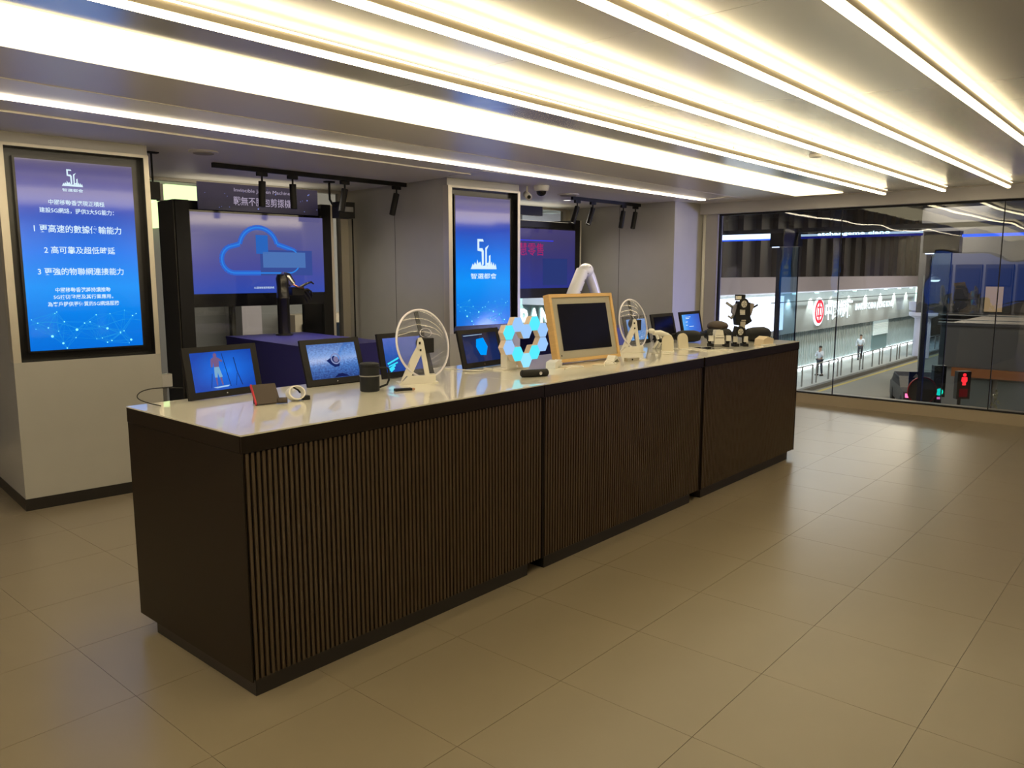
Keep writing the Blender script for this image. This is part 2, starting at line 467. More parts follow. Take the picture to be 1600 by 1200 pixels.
d = bpy.data.lights.new('corner_tint_spot', 'SPOT'); d.energy = 6500; d.spot_size = R(17); d.spot_blend = 0.7; d.color = (0.50, 0.50, 1.0); d.shadow_soft_size = 1.2  # added lilac spot, apart from the billboard, to tint the window corner
l = bpy.data.objects.new('corner_tint_spot', d); COL.objects.link(l); l.location = (15.5, -11.0, -0.6)
l.rotation_euler = (Vector((8.1, 2.6, 1.2)) - Vector(l.location)).to_track_quat('-Z', 'Y').to_euler()

# ------------------------------------------------------------------ pillars with screens
def pillar(k, s0, s1, depth=1.9, recess=True):
    o = thing('pillar', None, None)
    o.name = 'wall_pillar_%d' % k
    o['kind'] = 'structure'
    o.location = bp(s0, 0); o.rotation_euler = (0, 0, -BA)
    w = s1 - s0
    H = CZ+0.003
    if recess:
        rx0, rx1, rz0, rz1 = 0.048, w-0.035, 1.05, 2.51
        core = MB().box(0.0, w, 0.09, depth, 0.0, H)
        obj('core', core, M_wall, o)
        obj('lower_panel', B(0, w, 0, 0.09, 0.085, rz0), M_wall, o)
        f = MB().box(0, rx0, 0, 0.09, rz0, 2.53).box(rx1, w, 0, 0.09, rz0, 2.53).box(rx0, rx1, 0, 0.09, rz1, 2.53)
        obj('frame', f, M_frame, o)
        obj('top_panel', B(0, w, 0.02, 0.09, 2.53, H), M_wall, o)
        obj('recess_lining', MB().box(rx0, rx0+0.004, 0.004, 0.088, rz0, rz1).box(rx1-0.004, rx1, 0.004, 0.088, rz0, rz1).box(rx0, rx1, 0.004, 0.088, rz0, rz0+0.004).box(rx0, rx1, 0.004, 0.088, rz1-0.004, rz1).box(rx0, rx1, 0.082, 0.09, rz0, rz1), M_black, o)
    else:
        obj('core', B(0, w, 0.0, depth, 0.085, H), M_wall, o)
    # joints on the left side
    obj('side_joint', B(-0.001, 0.002, 0.93, 0.936, 0.09, H), M_skirt, o)
    obj('skirting', B(-0.004, w+0.004, -0.004, depth, 0.0, 0.085), M_skirt, o)
    return o
P1 = pillar(1, 0.0, 0.975)
P2 = pillar(2, 3.816, 4.80)
P3 = pillar(3, 7.618, 8.30, recess=False)
# corner return beside the window and the back of the room
struct('wall_corner', B(WX-0.03, WX+0.12, 2.355, 2.60, 0, CZ+0.02), mat('corner_wall', (0.34, 0.33, 0.36), 0.5))
struct('wall_back_left', B(-6.0, -2.2, 3.75, 3.85, 0, CZ+0.05), M_wall)

blue_stops = [(0.0, (0.0, 0.16, 0.72)), (0.15, (0.0, 0.20, 0.80)), (0.34, (0.0, 0.29, 0.95)), (0.52, (0.003, 0.19, 0.85)), (0.74, (0.02, 0.07, 0.48)), (0.90, (0.06, 0.058, 0.27)), (1.0, (0.12, 0.10, 0.19))]
M_scr = screen_mat('pillar_screen', blue_stops, 1.0, noise=0.05, nscale=2.0)

def skyline_logo(parent, x, z, w, y):
    """5G over a little skyline, with a row of four characters"""
    mb = MB(); h = w*0.24
    def px(poly): mb.prism([(x + a*w, z + b*w) for a, b in poly], y, y+0.0006)
    prof = [(-0.5,0),(-0.46,.07),(-0.42,0.16),(-0.38,.10),(-0.34,.2),(-0.28,.12),(-0.25,.28),(-0.2,.16),(-0.14,.22),(-0.08,.1),(0.05,.1),(0.1,.18),(0.14,.08),(0.22,.3),(0.25,.1),(0.3,.22),(0.34,.1),(0.38,.2),(0.42,.08),(0.46,.16),(0.5,0)]
    px(prof)
    px([(-0.24,0.86),(-0.03,0.86),(0.0,0.79),(-0.17,0.79),(-0.17,0.6),(-0.24,0.56)])
    px([(-0.24,0.6),(-0.05,0.6),(0.0,0.52),(0.0,0.14),(-0.07,0.08),(-0.08,0.5),(-0.24,0.53)])
    px([(0.07,0.62),(0.2,0.70),(0.14,0.6),(0.12,0.56),(0.12,0.18),(0.06,0.1),(0.06,0.6)])
    px([(0.06,0.1),(0.26,0.12),(0.26,0.42),(0.2,0.38),(0.2,0.18),(0.1,0.18)])
    o = obj('emblem', mb, M_text, parent)
    text('lettering', '智選都會', M_text, parent, x, z - w*0.2, y, w=w, h=w*0.16, bold=0.01)

def network(parent, x0, x1, z0, z1, y, n=26, seed=1):
    rnd = random.Random(seed)
    mb = MB(); pts = []
    for k in range(n):
        px = x0 + (x1-x0)*rnd.random(); pz = z0 + (z1-z0)*rnd.random()**1.2
        pts.append((px, pz)); r = 0.0022 + 0.003*rnd.random()
        mb.prism([(px+r*math.cos(a*PI/3), pz+r*math.sin(a*PI/3)) for a in range(6)], y, y+0.0004)
    W = x1-x0
    for px, pz, r in ((x0+W*.18, z1*0.35+z0*0.65, .009), (x0+W*.4, z0+(z1-z0)*.5, .009), (x0+W*.68, z0+(z1-z0)*.5, .008), (x0+W*.27, z0+(z1-z0)*.15, .007), (x0+W*.9, z0+(z1-z0)*.15, .008)):
        mb.prism([(px+r*math.cos(a*PI/5), pz+r*math.sin(a*PI/5)) for a in range(10)], y, y+0.0004)
        pts.append((px, pz))
    obj('sparkles', mb, M_dot, parent)
    ln = MB()
    for k in range(len(pts)):
        for q in range(k+1, len(pts)):
            d = math.hypot(pts[k][0]-pts[q][0], pts[k][1]-pts[q][1])
            if d < 0.24*W:
                a, b = pts[k], pts[q]; nx, nz = (b[1]-a[1])/d*0.0005, -(b[0]-a[0])/d*0.0005
                ln.prism([(a[0]+nx,a[1]+nz),(b[0]+nx,b[1]+nz),(b[0]-nx,b[1]-nz),(a[0]-nx,a[1]-nz)], y+0.0004, y+0.0006)
    prev = None; wv = []
    for k in range(25): wv.append((x0+W*k/24, z0+(z1-z0)*(0.62+0.12*math.sin(k*0.35+0.4))))
    for a, b in zip(wv, wv[1:]): ln.prism([(a[0],a[1]+0.0012),(b[0],b[1]+0.0012),(b[0],b[1]-0.0012),(a[0],a[1]-0.0012)], y+0.0004, y+0.0006)
    tag(obj('net_lines', ln, M_net, parent), kind='stuff')

def portrait_display(s0, label, full):
    t = thing('portrait_display', label, 'screen', bp(s0, 0.0), -BA)
    x0, x1, z0, z1 = 0.115, 0.862, 1.122, 2.438
    obj('bezel', B(x0-0.014, x1+0.014, 0.035, 0.08, z0-0.014, z1+0.014), M_black, t, bevel=0.002)
    obj('screen', B(x0, x1, 0.033, 0.036, z0, z1), M_scr, t)
    y = 0.0315
    network(t, x0+0.01, x1-0.01, z0+0.005, z0+0.27, y, seed=3)
    xc = (x0+x1)/2
    if full:
        skyline_logo(t, xc-0.03, 2.27, 0.135, y)
        for s, zz, hh, ww in (('中國移動香港現正積極', 2.155, 0.036, 0.36), ('建設5G網絡，提供3大5G能力：', 2.098, 0.038, 0.48),
                              ('1 更高速的數據傳輸能力', 1.972, 0.055, 0.565), ('2 高可靠及超低時延', 1.825, 0.052, 0.46), ('3 更強的物聯網連接能力', 1.675, 0.052, 0.56),
                              ('中國移動香港將持續推動', 1.545, 0.034, 0.36), ('5G技術發展及其行業應用，', 1.495, 0.034, 0.39), ('為客戶提供更優質的5G網絡服務', 1.445, 0.034, 0.47)):
            text('lettering', s, M_text, t, xc-0.01, zz, y, h=hh, w=ww, bold=0.012)
    else:
        skyline_logo(t, xc, 1.705, 0.36, y)
    return t
portrait_display(0.0, 'large portrait screen with lines of Chinese text on the left pillar', True)
portrait_display(3.816, 'portrait screen showing only a 5G skyline emblem on the middle pillar', False)

# ------------------------------------------------------------------ glazing behind the alcoves
wn = 0
for s0, s1, k in ((0.975, 3.816, 1), (4.80, 7.618, 2), (-3.0, 0.0, 3)):
    wn += 1
    w = thing('window', None, None); w.name = 'window_%d' % wn; w['kind'] = 'structure'
    w.location = bp(s0, 1.9); w.rotation_euler = (0, 0, -BA)
    W = s1-s0
    obj('window_frame', MB().box(0, W, 0, 0.08, 0, 0.12).box(0, W, 0, 0.08, CZ-0.03, CZ).box(0, 0.06, 0, 0.08, 0.12, CZ-0.03).box(W-0.10, W, -0.02, 0.08, 0.12, CZ-0.03), M_frame, w)
    obj('mullion', B(W*0.5-0.02, W*0.5+0.02, 0.0, 0.08, 0.12, CZ-0.03), M_grey, w)
    for a, b in ((0.06, W*0.5-0.02), (W*0.5+0.02, W-0.10)):
        obj('pane', B(a, b, 0.03, 0.036, 0.12, CZ-0.03), M_kglass, w)

# ------------------------------------------------------------------ kiosks with landscape screens
M_alcove_fill = emat('alcove_fill_glow', (1.0, 0.88, 0.66), 1.4)  # added glow for the alcove ceilings, not a kiosk part
def kiosk(s0, t0, label, M_s):
    t = thing('display_kiosk', label, 'screen', bp(s0, t0), -BA)
    W = 1.68
    obj('post', B(0, 0.13, 0, 0.42, 0, 2.36), M_blackm, t, bevel=0.004)
    obj('post', B(W-0.13, W-0.015, 0, 0.50, 0, 2.40), M_blackm, t, bevel=0.004)
    obj('side_trim', B(W-0.015, W+0.015, 0.0, 0.50, 0, 2.40), M_frame, t)
    obj('side_panel', B(-0.012, 0.0, 0.02, 0.42, 0, 2.36), mat('kiosk_side', (0.045, 0.038, 0.032), 0.45), t)
    obj('top_beam', B(0.13, W-0.13, 0.05, 0.40, 2.27, 2.36), M_blackm, t)
    obj('ceiling_fill', B(0.15, W-0.15, 0.10, 0.38, 2.361, 2.366), M_alcove_fill, t)  # hidden up-facing strip, added to brighten the alcove ceiling
    obj('bezel', B(0.13, W-0.13, 0.0, 0.10, 1.33, 2.27), M_glassb, t)
    obj('screen', B(0.135, 1.56, -0.004, 0.0, 1.46, 2.252), M_s, t)
    obj('lower_rail', B(0.13, W-0.13, 0.0, 0.06, 0.0, 0.12), M_blackm, t)
    obj('glass_panel', B(0.13, W-0.13, 0.02, 0.026, 0.12, 1.33), M_kglass, t)
    return t
M_kA = screen_mat('kiosk_screen_blue', [(0.0, (0.03, 0.08, 0.50)), (0.35, (0.07, 0.08, 0.38)), (0.7, (0.11, 0.11, 0.32)), (1.0, (0.13, 0.12, 0.28))], 0.8, noise=0.1, nscale=1.5)
M_kB = screen_mat('kiosk_screen_navy', [(0.0, (0.010, 0.025, 0.26)), (0.5, (0.02, 0.022, 0.17)), (0.8, (0.035, 0.03, 0.14)), (1.0, (0.05, 0.04, 0.16))], 0.9, noise=0.15, nscale=2)
kA = kiosk(1.70, 1.50, 'black kiosk whose blue screen shows a glowing cloud outline, behind the robotic hand', M_kA)
# cloud outline
def ribbon(name, pts, w, m, parent, y):
    mb = MB()
    for a, b in zip(pts, pts[1:]):
        d = math.hypot(b[0]-a[0], b[1]-a[1])
        if d < 1e-5: continue
        nx, nz = (b[1]-a[1])/d*w/2, -(b[0]-a[0])/d*w/2
        mb.prism([(a[0]+nx,a[1]+nz),(b[0]+nx,b[1]+nz),(b[0]-nx,b[1]-nz),(a[0]-nx,a[1]-nz)], y, y+0.0008)
    return obj(name, mb, m, parent)
def arc(cx, cz, r, a0, a1, n=14): return [(cx+r*math.cos(R(a0+(a1-a0)*k/n)), cz+r*math.sin(R(a0+(a1-a0)*k/n))) for k in range(n+1)]
cloud = arc(0.56, 1.80, 0.135, 270, 95) + arc(0.82, 1.92, 0.205, 170, 12, 20) + arc(1.15, 1.79, 0.125, 80, -90) + [(0.56, 1.665)]
ribbon('cloud_outline', cloud, 0.014, M_cloud, kA, -0.006)
ribbon('cloud_glow', cloud, 0.05, emat('cloud_glow', (0.04, 0.16, 0.75), 0.8), kA, -0.0052)
text('lettering', '5G雲端智能對戰系統', M_text, kA, 0.86, 1.515, -0.006, w=0.22, h=0.022)
obj('picture_block', B(0.83, 1.42, -0.0055, -0.005, 1.64, 1.90), emat('scr_block', (0.05, 0.09, 0.36), 0.8), kA)
obj('picture_pale', B(0.86, 1.34, -0.0062, -0.0057, 1.72, 1.88), emat('scr_pale', (0.09, 0.21, 0.56), 0.8), kA)
obj('picture_glow', B(0.79, 0.92, -0.0062, -0.0057, 1.86, 2.05), emat('scr_glow', (0.03, 0.16, 0.62), 0.8), kA)
# title board
tb = thing('title_board', 'dark starry title board above the cloud screen kiosk', 'sign', bp(1.90, 1.44), -BA)
M_star = screen_mat('starry_board', [(0.0, (0.012, 0.010, 0.022)), (0.5, (0.03, 0.024, 0.045)), (1.0, (0.05, 0.04, 0.06))], 0.9, noise=0.6, nscale=4, gloss=False)
obj('board', B(0, 1.28, 0, 0.02, 2.275, 2.535), M_star, tb)
text('lettering', 'Invincible Janken Machine', M_textdim, tb, 0.66, 2.475, -0.003, w=0.60, h=0.045)
text('lettering', '戰無不勝包剪揼機', M_textdim, tb, 0.66, 2.375, -0.003, w=0.62, h=0.085, bold=0.006)
st = MB(); rnd = random.Random(4)
for k in range(22):
    x, z, r = 1.26*rnd.random()+0.01, 2.285+0.24*rnd.random(), 0.003+0.006*rnd.random()**2
    st.prism([(x+r*math.cos(a*PI/3), z+r*math.sin(a*PI/3)) for a in range(6)], -0.002, -0.001)
obj('star_print', st, emat('star_print', (0.25, 0.3, 0.75), 0.7), tb)

kB = kiosk(5.60, 1.36, 'black kiosk with dark navy screen and pink characters, behind the wooden photo frame', M_kB)
text('lettering', '智慧零售', emat('pink_text', (0.50, 0.02, 0.16), 0.8), kB, 0.62, 1.98, -0.006, w=0.62, h=0.17)
obj('blue_bar', B(0.30, 1.12, -0.006, -0.005, 2.09, 2.105), emat('barblue', (0.05, 0.06, 0.8), 0.9), kB)
obj('picture_panel', B(0.92, 1.40, -0.006, -0.005, 1.50, 1.86), emat('scr_dim', (0.03, 0.05, 0.22), 0.8), kB)
tb2 = thing('title_board', 'small dark title board above the navy screen kiosk', 'sign', bp(5.60, 1.30), -BA)
obj('board', B(-0.3, 0.40, 0, 0.02, 2.37, 2.59), M_star, tb2)
text('lettering', '零售', M_textdim, tb2, 0.24, 2.44, -0.003, w=0.14, h=0.085)
obj('top_box', B(0.42, 0.85, 0.0, 0.05, 2.42, 2.54), M_blackm, tb2)

# ------------------------------------------------------------------ track lights
def spot_head(parent, x, lean, name='spotlight'):
    e = bpy.data.objects.new(name, None); COL.objects.link(e); e.parent = parent; e.location = (x, 0, 0)
    obj('adapter', B(-0.05, 0.05, -0.015, 0.015, -0.075, -0.042), M_blackm, e)
    obj('stem', MB().tube([(0, 0, -0.075), (0, 0, -0.12)], 0.009, 8), M_blackm, e)
    mt = Matrix.Translation((0, 0, -0.12)) @ Matrix.Rotation(lean, 4, 'Y')
    c = MB(); c.lathe([(0.0, 0.0), (0.032, 0.0), (0.032, -0.225), (0.026, -0.225), (0.026, -0.21)], 16, mt)
    obj('barrel', c, M_blackm, e, smooth=True)
    c = MB(); c.lathe([(0.0, -0.212), (0.026, -0.212)], 16, mt)
    obj('lens', c, mat('dull_lens', (0.5, 0.5, 0.45), 0.2, emit=(1, .9, .7), strength=0.4), e)
    d = bpy.data.lights.new('spot_beam', 'SPOT'); d.energy = 24; d.spot_size = R(60); d.spot_blend = 0.8; d.color = (1.0, 0.86, 0.66); d.shadow_soft_size = 0.02
    l = bpy.data.objects.new('spot_beam', d); COL.objects.link(l); l.parent = e
    l.matrix_local = mt @ Matrix.Translation((0, 0, -0.228))
    return e
def track(p0, p1, label, leans):
    d = p1 - p0; L = d.length; rz = math.atan2(d.y, d.x)
    t = thing('track_light', label, 'track light', (p0.x, p0.y, CZ+0.002), rz)
    obj('rail', B(0, L, -0.018, 0.018, -0.04, 0.0), M_blackm, t, bevel=0.002)
    for f, ln in leans: spot_head(t, f*L, ln)
    return t
track(bp(1.69, 0.56), bp(3.84, 0.72), 'black ceiling track with four spotlights in front of the cloud screen kiosk',
      ((0.215, 0.05), (0.36, -0.02), (0.63, 0.22), (0.93, 0.28)))
track(bp(6.15, 0.49), bp(7.9, 0.60), 'black ceiling track with four spotlights near the third pillar',
      ((0.06, 0.42), (0.24, 0.42), (0.62, 0.24), (0.78, 0.26)))

# ------------------------------------------------------------------ small ceiling things
def disc(s, t, label, r=0.11):
    p = bp(s, t, CZ+0.002)
    o = thing('ceiling_speaker', label, 'speaker', p)
    obj('ring', MB().lathe([(0, 0), (r, 0), (r, -0.008), (r-0.02, -0.014), (0, -0.014)], 28), M_white, o, smooth=True)
    obj('grille', MB().lathe([(r-0.03, -0.0145), (r-0.035, -0.020), (0, -0.020)], 28), M_mat, o, smooth=True)
disc(1.392, 0.0, 'round flush ceiling speaker above the left pillar')
disc(5.93, 0.35, 'round flush ceiling speaker beside the dome camera', 0.13)
def downlight(s, t_, label):
    dl = thing('downlight', label, 'downlight', bp(s, t_, CZ+0.002))
    obj('trim_ring', MB().lathe([(0.045, 0), (0.06, -0.004), (0.06, 0.0)], 24), M_white, dl)
    obj('lens', MB().lathe([(0, -0.001), (0.045, -0.001)], 24), M_lens, dl)
    d = bpy.data.lights.new('down_beam', 'SPOT'); d.energy = 110; d.spot_size = R(165); d.spot_blend = 1.0; d.color = (1.0, 0.90, 0.75); d.shadow_soft_size = 0.25
    l = bpy.data.objects.new('down_beam', d); COL.objects.link(l); l.parent = dl; l.location = (0, 0, -0.01)
downlight(2.6, 0.78, 'small round recessed downlight glowing above the title board')
downlight(6.5, 0.90, 'small round recessed downlight in front of the navy screen kiosk')
dc = thing('dome_camera', 'white dome security camera with dark lens under the ceiling', 'camera', bp(5.02, -0.10, CZ+0.001))
obj('base', MB().lathe([(0, 0), (0.085, 0), (0.085, -0.02), (0.075, -0.055), (0.05, -0.06)], 28), M_white, dc, smooth=True)
obj('dome', MB().lathe([(0.055, -0.058), (0.05, -0.085), (0.03, -0.105), (0, -0.112)], 24), M_glassb, dc, smooth=True)
bc = thing('bullet_camera', 'small white bullet camera just left of the dome camera', 'camera', bp(4.95, 0.05, CZ+0.001))
obj('stem', MB().tube([(0, 0, 0), (0, 0, -0.07)], 0.012), M_white, bc)
obj('body', MB().tube([(0.03, 0.04, -0.08), (-0.04, -0.06, -0.12)], 0.035, 16), M_white, bc, smooth=True)
obj('lens', MB().tube([(-0.04, -0.06, -0.12), (-0.045, -0.067, -0.122)], 0.02, 16), M_glassb, bc)
sp_ = thing('smoke_detector', 'small flat white detector on the metal ceiling between two tubes', 'detector', (4.95, -0.25, CZ))
obj('body', MB().lathe([(0, 0), (0.05, 0), (0.045, -0.02), (0, -0.025)], 20), M_white, sp_, smooth=True)

pc = thing('pipe_camera', 'tiny camera on top of a thin white pipe in the corner by the window', 'camera', bp(8.27, -0.03))
obj('pipe', MB().tube([(0, 0, 0.0), (0, 0, 2.47)], 0.022, 12), M_white, pc, smooth=True)
obj('head', MB().tube([(0.0, 0.03, 2.50), (0.0, -0.05, 2.49)], 0.045, 18), M_white, pc, smooth=True)
obj('lens', MB().tube([(0.0, -0.05, 2.49), (0.0, -0.056, 2.489)], 0.022, 14), M_glassb, pc)

br = thing('bracket_camera', 'black camera on a ceiling bracket beside the left pillar', 'camera', bp(1.10, 0.30), -BA)
obj('plate', B(-0.05, 0.05, -0.03, 0.03, CZ-0.008, CZ+0.002), M_blackm, br)
obj('stem', MB().tube([(0, 0, CZ), (0, 0, 2.35)], 0.008), M_blackm, br)
obj('body', B(-0.04, 0.035, -0.05, 0.05, 2.24, 2.37), M_blackm, br, bevel=0.012)
obj('face', B(0.035, 0.06, -0.045, 0.045, 2.23, 2.36), M_grey, br, bevel=0.01)
ws = thing('wall_speaker', 'small black speaker on a curved ceiling bracket, right of the cloud screen kiosk', 'speaker', bp(3.14, 1.12), -BA)
obj('plate', MB().lathe([(0, CZ), (0.06, CZ), (0.06, CZ-0.01), (0, CZ-0.01)], 20), M_blackm, ws)
obj('arm', MB().tube([(0, 0, CZ), (0, 0, 2.48), (0.0, 0, 2.42), (0.04, 0, 2.36), (0.10, 0, 2.34)], 0.012), M_blackm, ws, smooth=True)
obj('body', MB().box(0.07, 0.26, -0.06, 0.08, 2.235, 2.40), M_blackm, ws, bevel=0.03, seg=3)
obj('grille', MB().box(0.09, 0.24, -0.064, -0.06, 2.30, 2.35), M_grey, ws)
po = thing('thin_pole', 'thin black floor to ceiling pole against the grey side wall', 'pole', bp(3.70, 1.60))
obj('shaft', MB().tube([(0, 0, 0), (0, 0, 2.45)], 0.009, 8), M_blackm, po)
obj('foot', MB().lathe([(0, 0), (0.06, 0), (0.06, 0.01), (0, 0.01)], 20), M_blackm, po)

# small white box fixed low at the left pillar edge
sb = thing('socket_box', 'small white socket box low between pillar and kiosk', 'socket', bp(1.42, 1.35), -BA)
obj('post', B(0, 0.05, 0, 0.05, 0, 0.60), M_grey, sb)
obj('box', B(-0.02, 0.10, -0.02, 0.06, 0.60, 0.72), M_white, sb, bevel=0.005)

# ------------------------------------------------------------------ counters
UX = [(0.0, 1.812), (1.818, 3.655), (3.683, 5.46)]
CD = 0.985
clabels = ['dark slatted display counter nearest the camera, corner towards us', 'middle dark slatted display counter under the photo frame', 'dark slatted display counter farthest away, by the window wall']
slat_me = MB().box(0.0, 0.0125, 0.0, 0.011, 0.072, 0.985).mesh('slat'); slat_me.materials.append(M_slat)
for (x0, x1), lab in zip(UX, clabels):
    t = thing('display_counter', lab, 'counter', (x0, 0, 0), 0, 'dark display counters in a row')
    W = x1-x0
    obj('plinth', B(0.02, W-0.12, 0.012, CD-0.12, 0.0, 0.068), M_skirt, t)
    obj('carcass', B(0.006, W-0.006, 0.014, CD-0.006, 0.068, 0.988), M_slatback, t)
    obj('end_panel', B(0.0, 0.006, 0.0, CD, 0.068, 0.988), M_brown, t)
    obj('end_panel', B(W-0.006, W, 0.0, CD, 0.068, 0.988), M_brown, t)
    obj('back_panel', B(0.006, W-0.006, CD-0.006, CD, 0.068, 0.988), M_brown, t)
    n = 75; pitch = (W-0.022)/n
    for k in range(n):
        obj('slat', slat_me, None, t, (0.011 + pitch*k + (pitch-0.0125)/2, 0.001, 0))
    obj('fascia', MB().box(0, W, -0.004, 0.008, 0.990, 1.055).box(-0.002, 0.008, 0.008, CD, 0.990, 1.055).box(W-0.008, W+0.002, 0.008, CD, 0.990, 1.055).box(0.008, W-0.008, CD-0.008, CD, 0.990, 1.055), M_brown, t)
    obj('counter_top', B(-0.002, W+0.002, -0.004, CD, 1.055, 1.061), M_top, t)
TZ = 1.061

# ------------------------------------------------------------------ tablets
def tablet(bl, br, h, lean, label, smat, w=None):
    bl = Vector(bl); br = Vector(br); d = br-bl; w = w or d.length; rz = math.atan2(d.y, d.x)
    t = thing('tablet', label, 'tablet', (bl.x, bl.y, TZ+0.002), rz, 'black demo tablets on the counters')
    tilt = (-R(lean), 0, 0)
    def part(name, mb, m, **k): return obj(name, mb, m, t, rot=tilt, **k)
    part('body', B(0, w, 0.0, 0.016, 0.003, h), M_bezel, bevel=0.006)
    b = 0.035
    part('screen', B(b, w-b, -0.0016, 0.001, 0.037, h-0.028), smat)
    part('button', MB().lathe([(0, -0.001), (0.004, -0.001), (0.004, 0.0)], 12, Matrix.Translation((w/2, 0, 0.019)) @ Matrix.Rotation(R(-90), 4, 'X')), M_steel)
    # rear strut
    s = MB().tube([(w/2, 0.02 + math.sin(R(lean))*h*0.6, math.cos(R(lean))*h*0.6), (w/2, 0.12 + math.sin(R(lean))*h*0.4, 0.004)], 0.006)
    obj('rear_stand', s, M_bezel, t)
    return t, w, h, tilt
def on_screen(t, tilt, name, mb, m): return obj(name, mb, m, t, rot=tilt)

S1 = screen_mat('tablet_blue', [(0.0, (0.0, 0.05, 0.40)), (0.5, (0.0, 0.15, 0.78)), (0.85, (0.01, 0.40, 0.95)), (1.0, (0.01, 0.42, 0.95))], 1.0, noise=0.15, nscale=3, radial=(0.55, 0.5, 0.6, 0.6), axis='Y')
t, w, h, tl = tablet((0.246, 0.876), (0.645, 0.899), 0.254, 11.8, 'tablet playing a paddleboarder picture, nearest the left counter end', S1)
Y = -0.003
pb = MB()   # paddleboarder, one connected outline
pb.prism([(0.149,0.100),(0.151,0.150),(0.150,0.175),(0.142,0.150),(0.134,0.151),(0.138,0.190),(0.150,0.197),(0.155,0.199),(0.154,0.212),(0.163,0.220),(0.172,0.213),(0.171,0.198),(0.180,0.193),(0.199,0.179),(0.195,0.172),(0.180,0.180),(0.176,0.150),(0.183,0.100),(0.186,0.062),(0.180,0.060),(0.172,0.100),(0.165,0.130),(0.158,0.100),(0.156,0.060),(0.151,0.060)], Y, Y+0.0008)
on_screen(t, tl, 'picture_figure', pb, emat('skin_pic', (0.22, 0.13, 0.28), 0.8))
on_screen(t, tl, 'picture_shorts', MB().prism([(0.150,0.150),(0.176,0.150),(0.188,0.100),(0.170,0.098),(0.165,0.125),(0.160,0.098),(0.146,0.100)], Y-0.0004, Y+0.0006), emat('shorts_pic', (0.25, 0.5, 0.75), 0.8))
pl = MB()
for a, b2, ww in (((0.200,0.215),(0.225,0.050),0.003), ((0.135,0.120),(0.120,0.050),0.002), ((0.262,0.190),(0.270,0.120),0.004), ((0.270,0.120),(0.290,0.050),0.004), ((0.268,0.110),(0.255,0.050),0.002)):
    d = math.hypot(b2[0]-a[0], b2[1]-a[1]); nx, nz = (b2[1]-a[1])/d*ww/2, -(b2[0]-a[0])/d*ww/2
    pl.prism([(a[0]+nx,a[1]+nz),(b2[0]+nx,b2[1]+nz),(b2[0]-nx,b2[1]-nz),(a[0]-nx,a[1]-nz)], Y, Y+0.0008)
on_screen(t, tl, 'picture_poles', pl, emat('pole_pic', (0.02, 0.03, 0.16), 0.8))
on_screen(t, tl, 'picture_board', MB().prism([(0.13,0.052),(0.15,0.047),(0.21,0.050),(0.22,0.057),(0.19,0.056),(0.15,0.054)], Y-0.0004, Y+0.0004), emat('board_pic', (0.4, 0.65, 0.9), 0.9))

S2 = screen_mat('tablet_grainy_blue', [(0.0, (0.02, 0.06, 0.25)), (0.4, (0.05, 0.18, 0.55)), (0.62, (0.10, 0.30, 0.75)), (1.0, (0.03, 0.13, 0.45))], 0.9, noise=1.2, nscale=22)
t, w, h, tl = tablet((0.880, 0.845), (1.252, 0.823), 0.257, 17.9, 'tablet showing a metal ring on rough blue ground, second from the left end', S2)
on_screen(t, tl, 'picture_shadow', MB().prism([(0.14,0.135),(0.16,0.115),(0.185,0.095),(0.215,0.10),(0.222,0.13),(0.19,0.16)], Y, Y+0.0005), emat('shadow_pic', (0.01, 0.02, 0.12), 0.9))
on_screen(t, tl, 'picture_ring', MB().lathe([(0.024, -0.001), (0.031, -0.001), (0.031, 0.001), (0.024, 0.001), (0.024, -0.001)], 24, Matrix.Translation((0.198, Y-0.001, 0.142)) @ Matrix.Rotation(R(-90), 4, 'X')), emat('ring_pic', (0.25, 0.30, 0.55), 0.9))
on_screen(t, tl, 'picture_centre', MB().lathe([(0, -0.001), (0.016, -0.001)], 20, Matrix.Translation((0.198, Y-0.001, 0.138)) @ Matrix.Rotation(R(-90), 4, 'X')), emat('centre_pic', (0.22, 0.2, 0.35), 0.9))
on_screen(t, tl, 'picture_silhouette', MB().prism([(0.17,0.040),(0.20,0.058),(0.225,0.060),(0.26,0.045),(0.265,0.040)], Y, Y+0.0005), emat('sil_pic', (0.01, 0.015, 0.09), 0.9))

S3 = screen_mat('tablet_dusk', [(0.0, (0.01, 0.05, 0.30)), (0.5, (0.02, 0.10, 0.45)), (1.0, (0.10, 0.16, 0.55))], 0.9, noise=0.5, nscale=5)
t, w, h, tl = tablet((1.344, 0.790), (1.704, 0.786), 0.262, 11.8, 'tablet with dusky blue picture behind the larger clear hologram fan', S3)
pb = MB()
for a, b2, ww in (((0.045,0.085),(0.13,0.115),0.010), ((0.05,0.070),(0.12,0.090),0.008), ((0.045,0.050),(0.10,0.075),0.012), ((0.06,0.042),(0.09,0.060),0.014)):
    d = math.hypot(b2[0]-a[0], b2[1]-a[1]); nx, nz = (b2[1]-a[1])/d*ww/2, -(b2[0]-a[0])/d*ww/2
    pb.prism([(a[0]+nx,a[1]+nz),(b2[0]+nx,b2[1]+nz),(b2[0]-nx,b2[1]-nz),(a[0]-nx,a[1]-nz)], Y, Y+0.0005)
on_screen(t, tl, 'picture_strokes', pb, M_cyan)

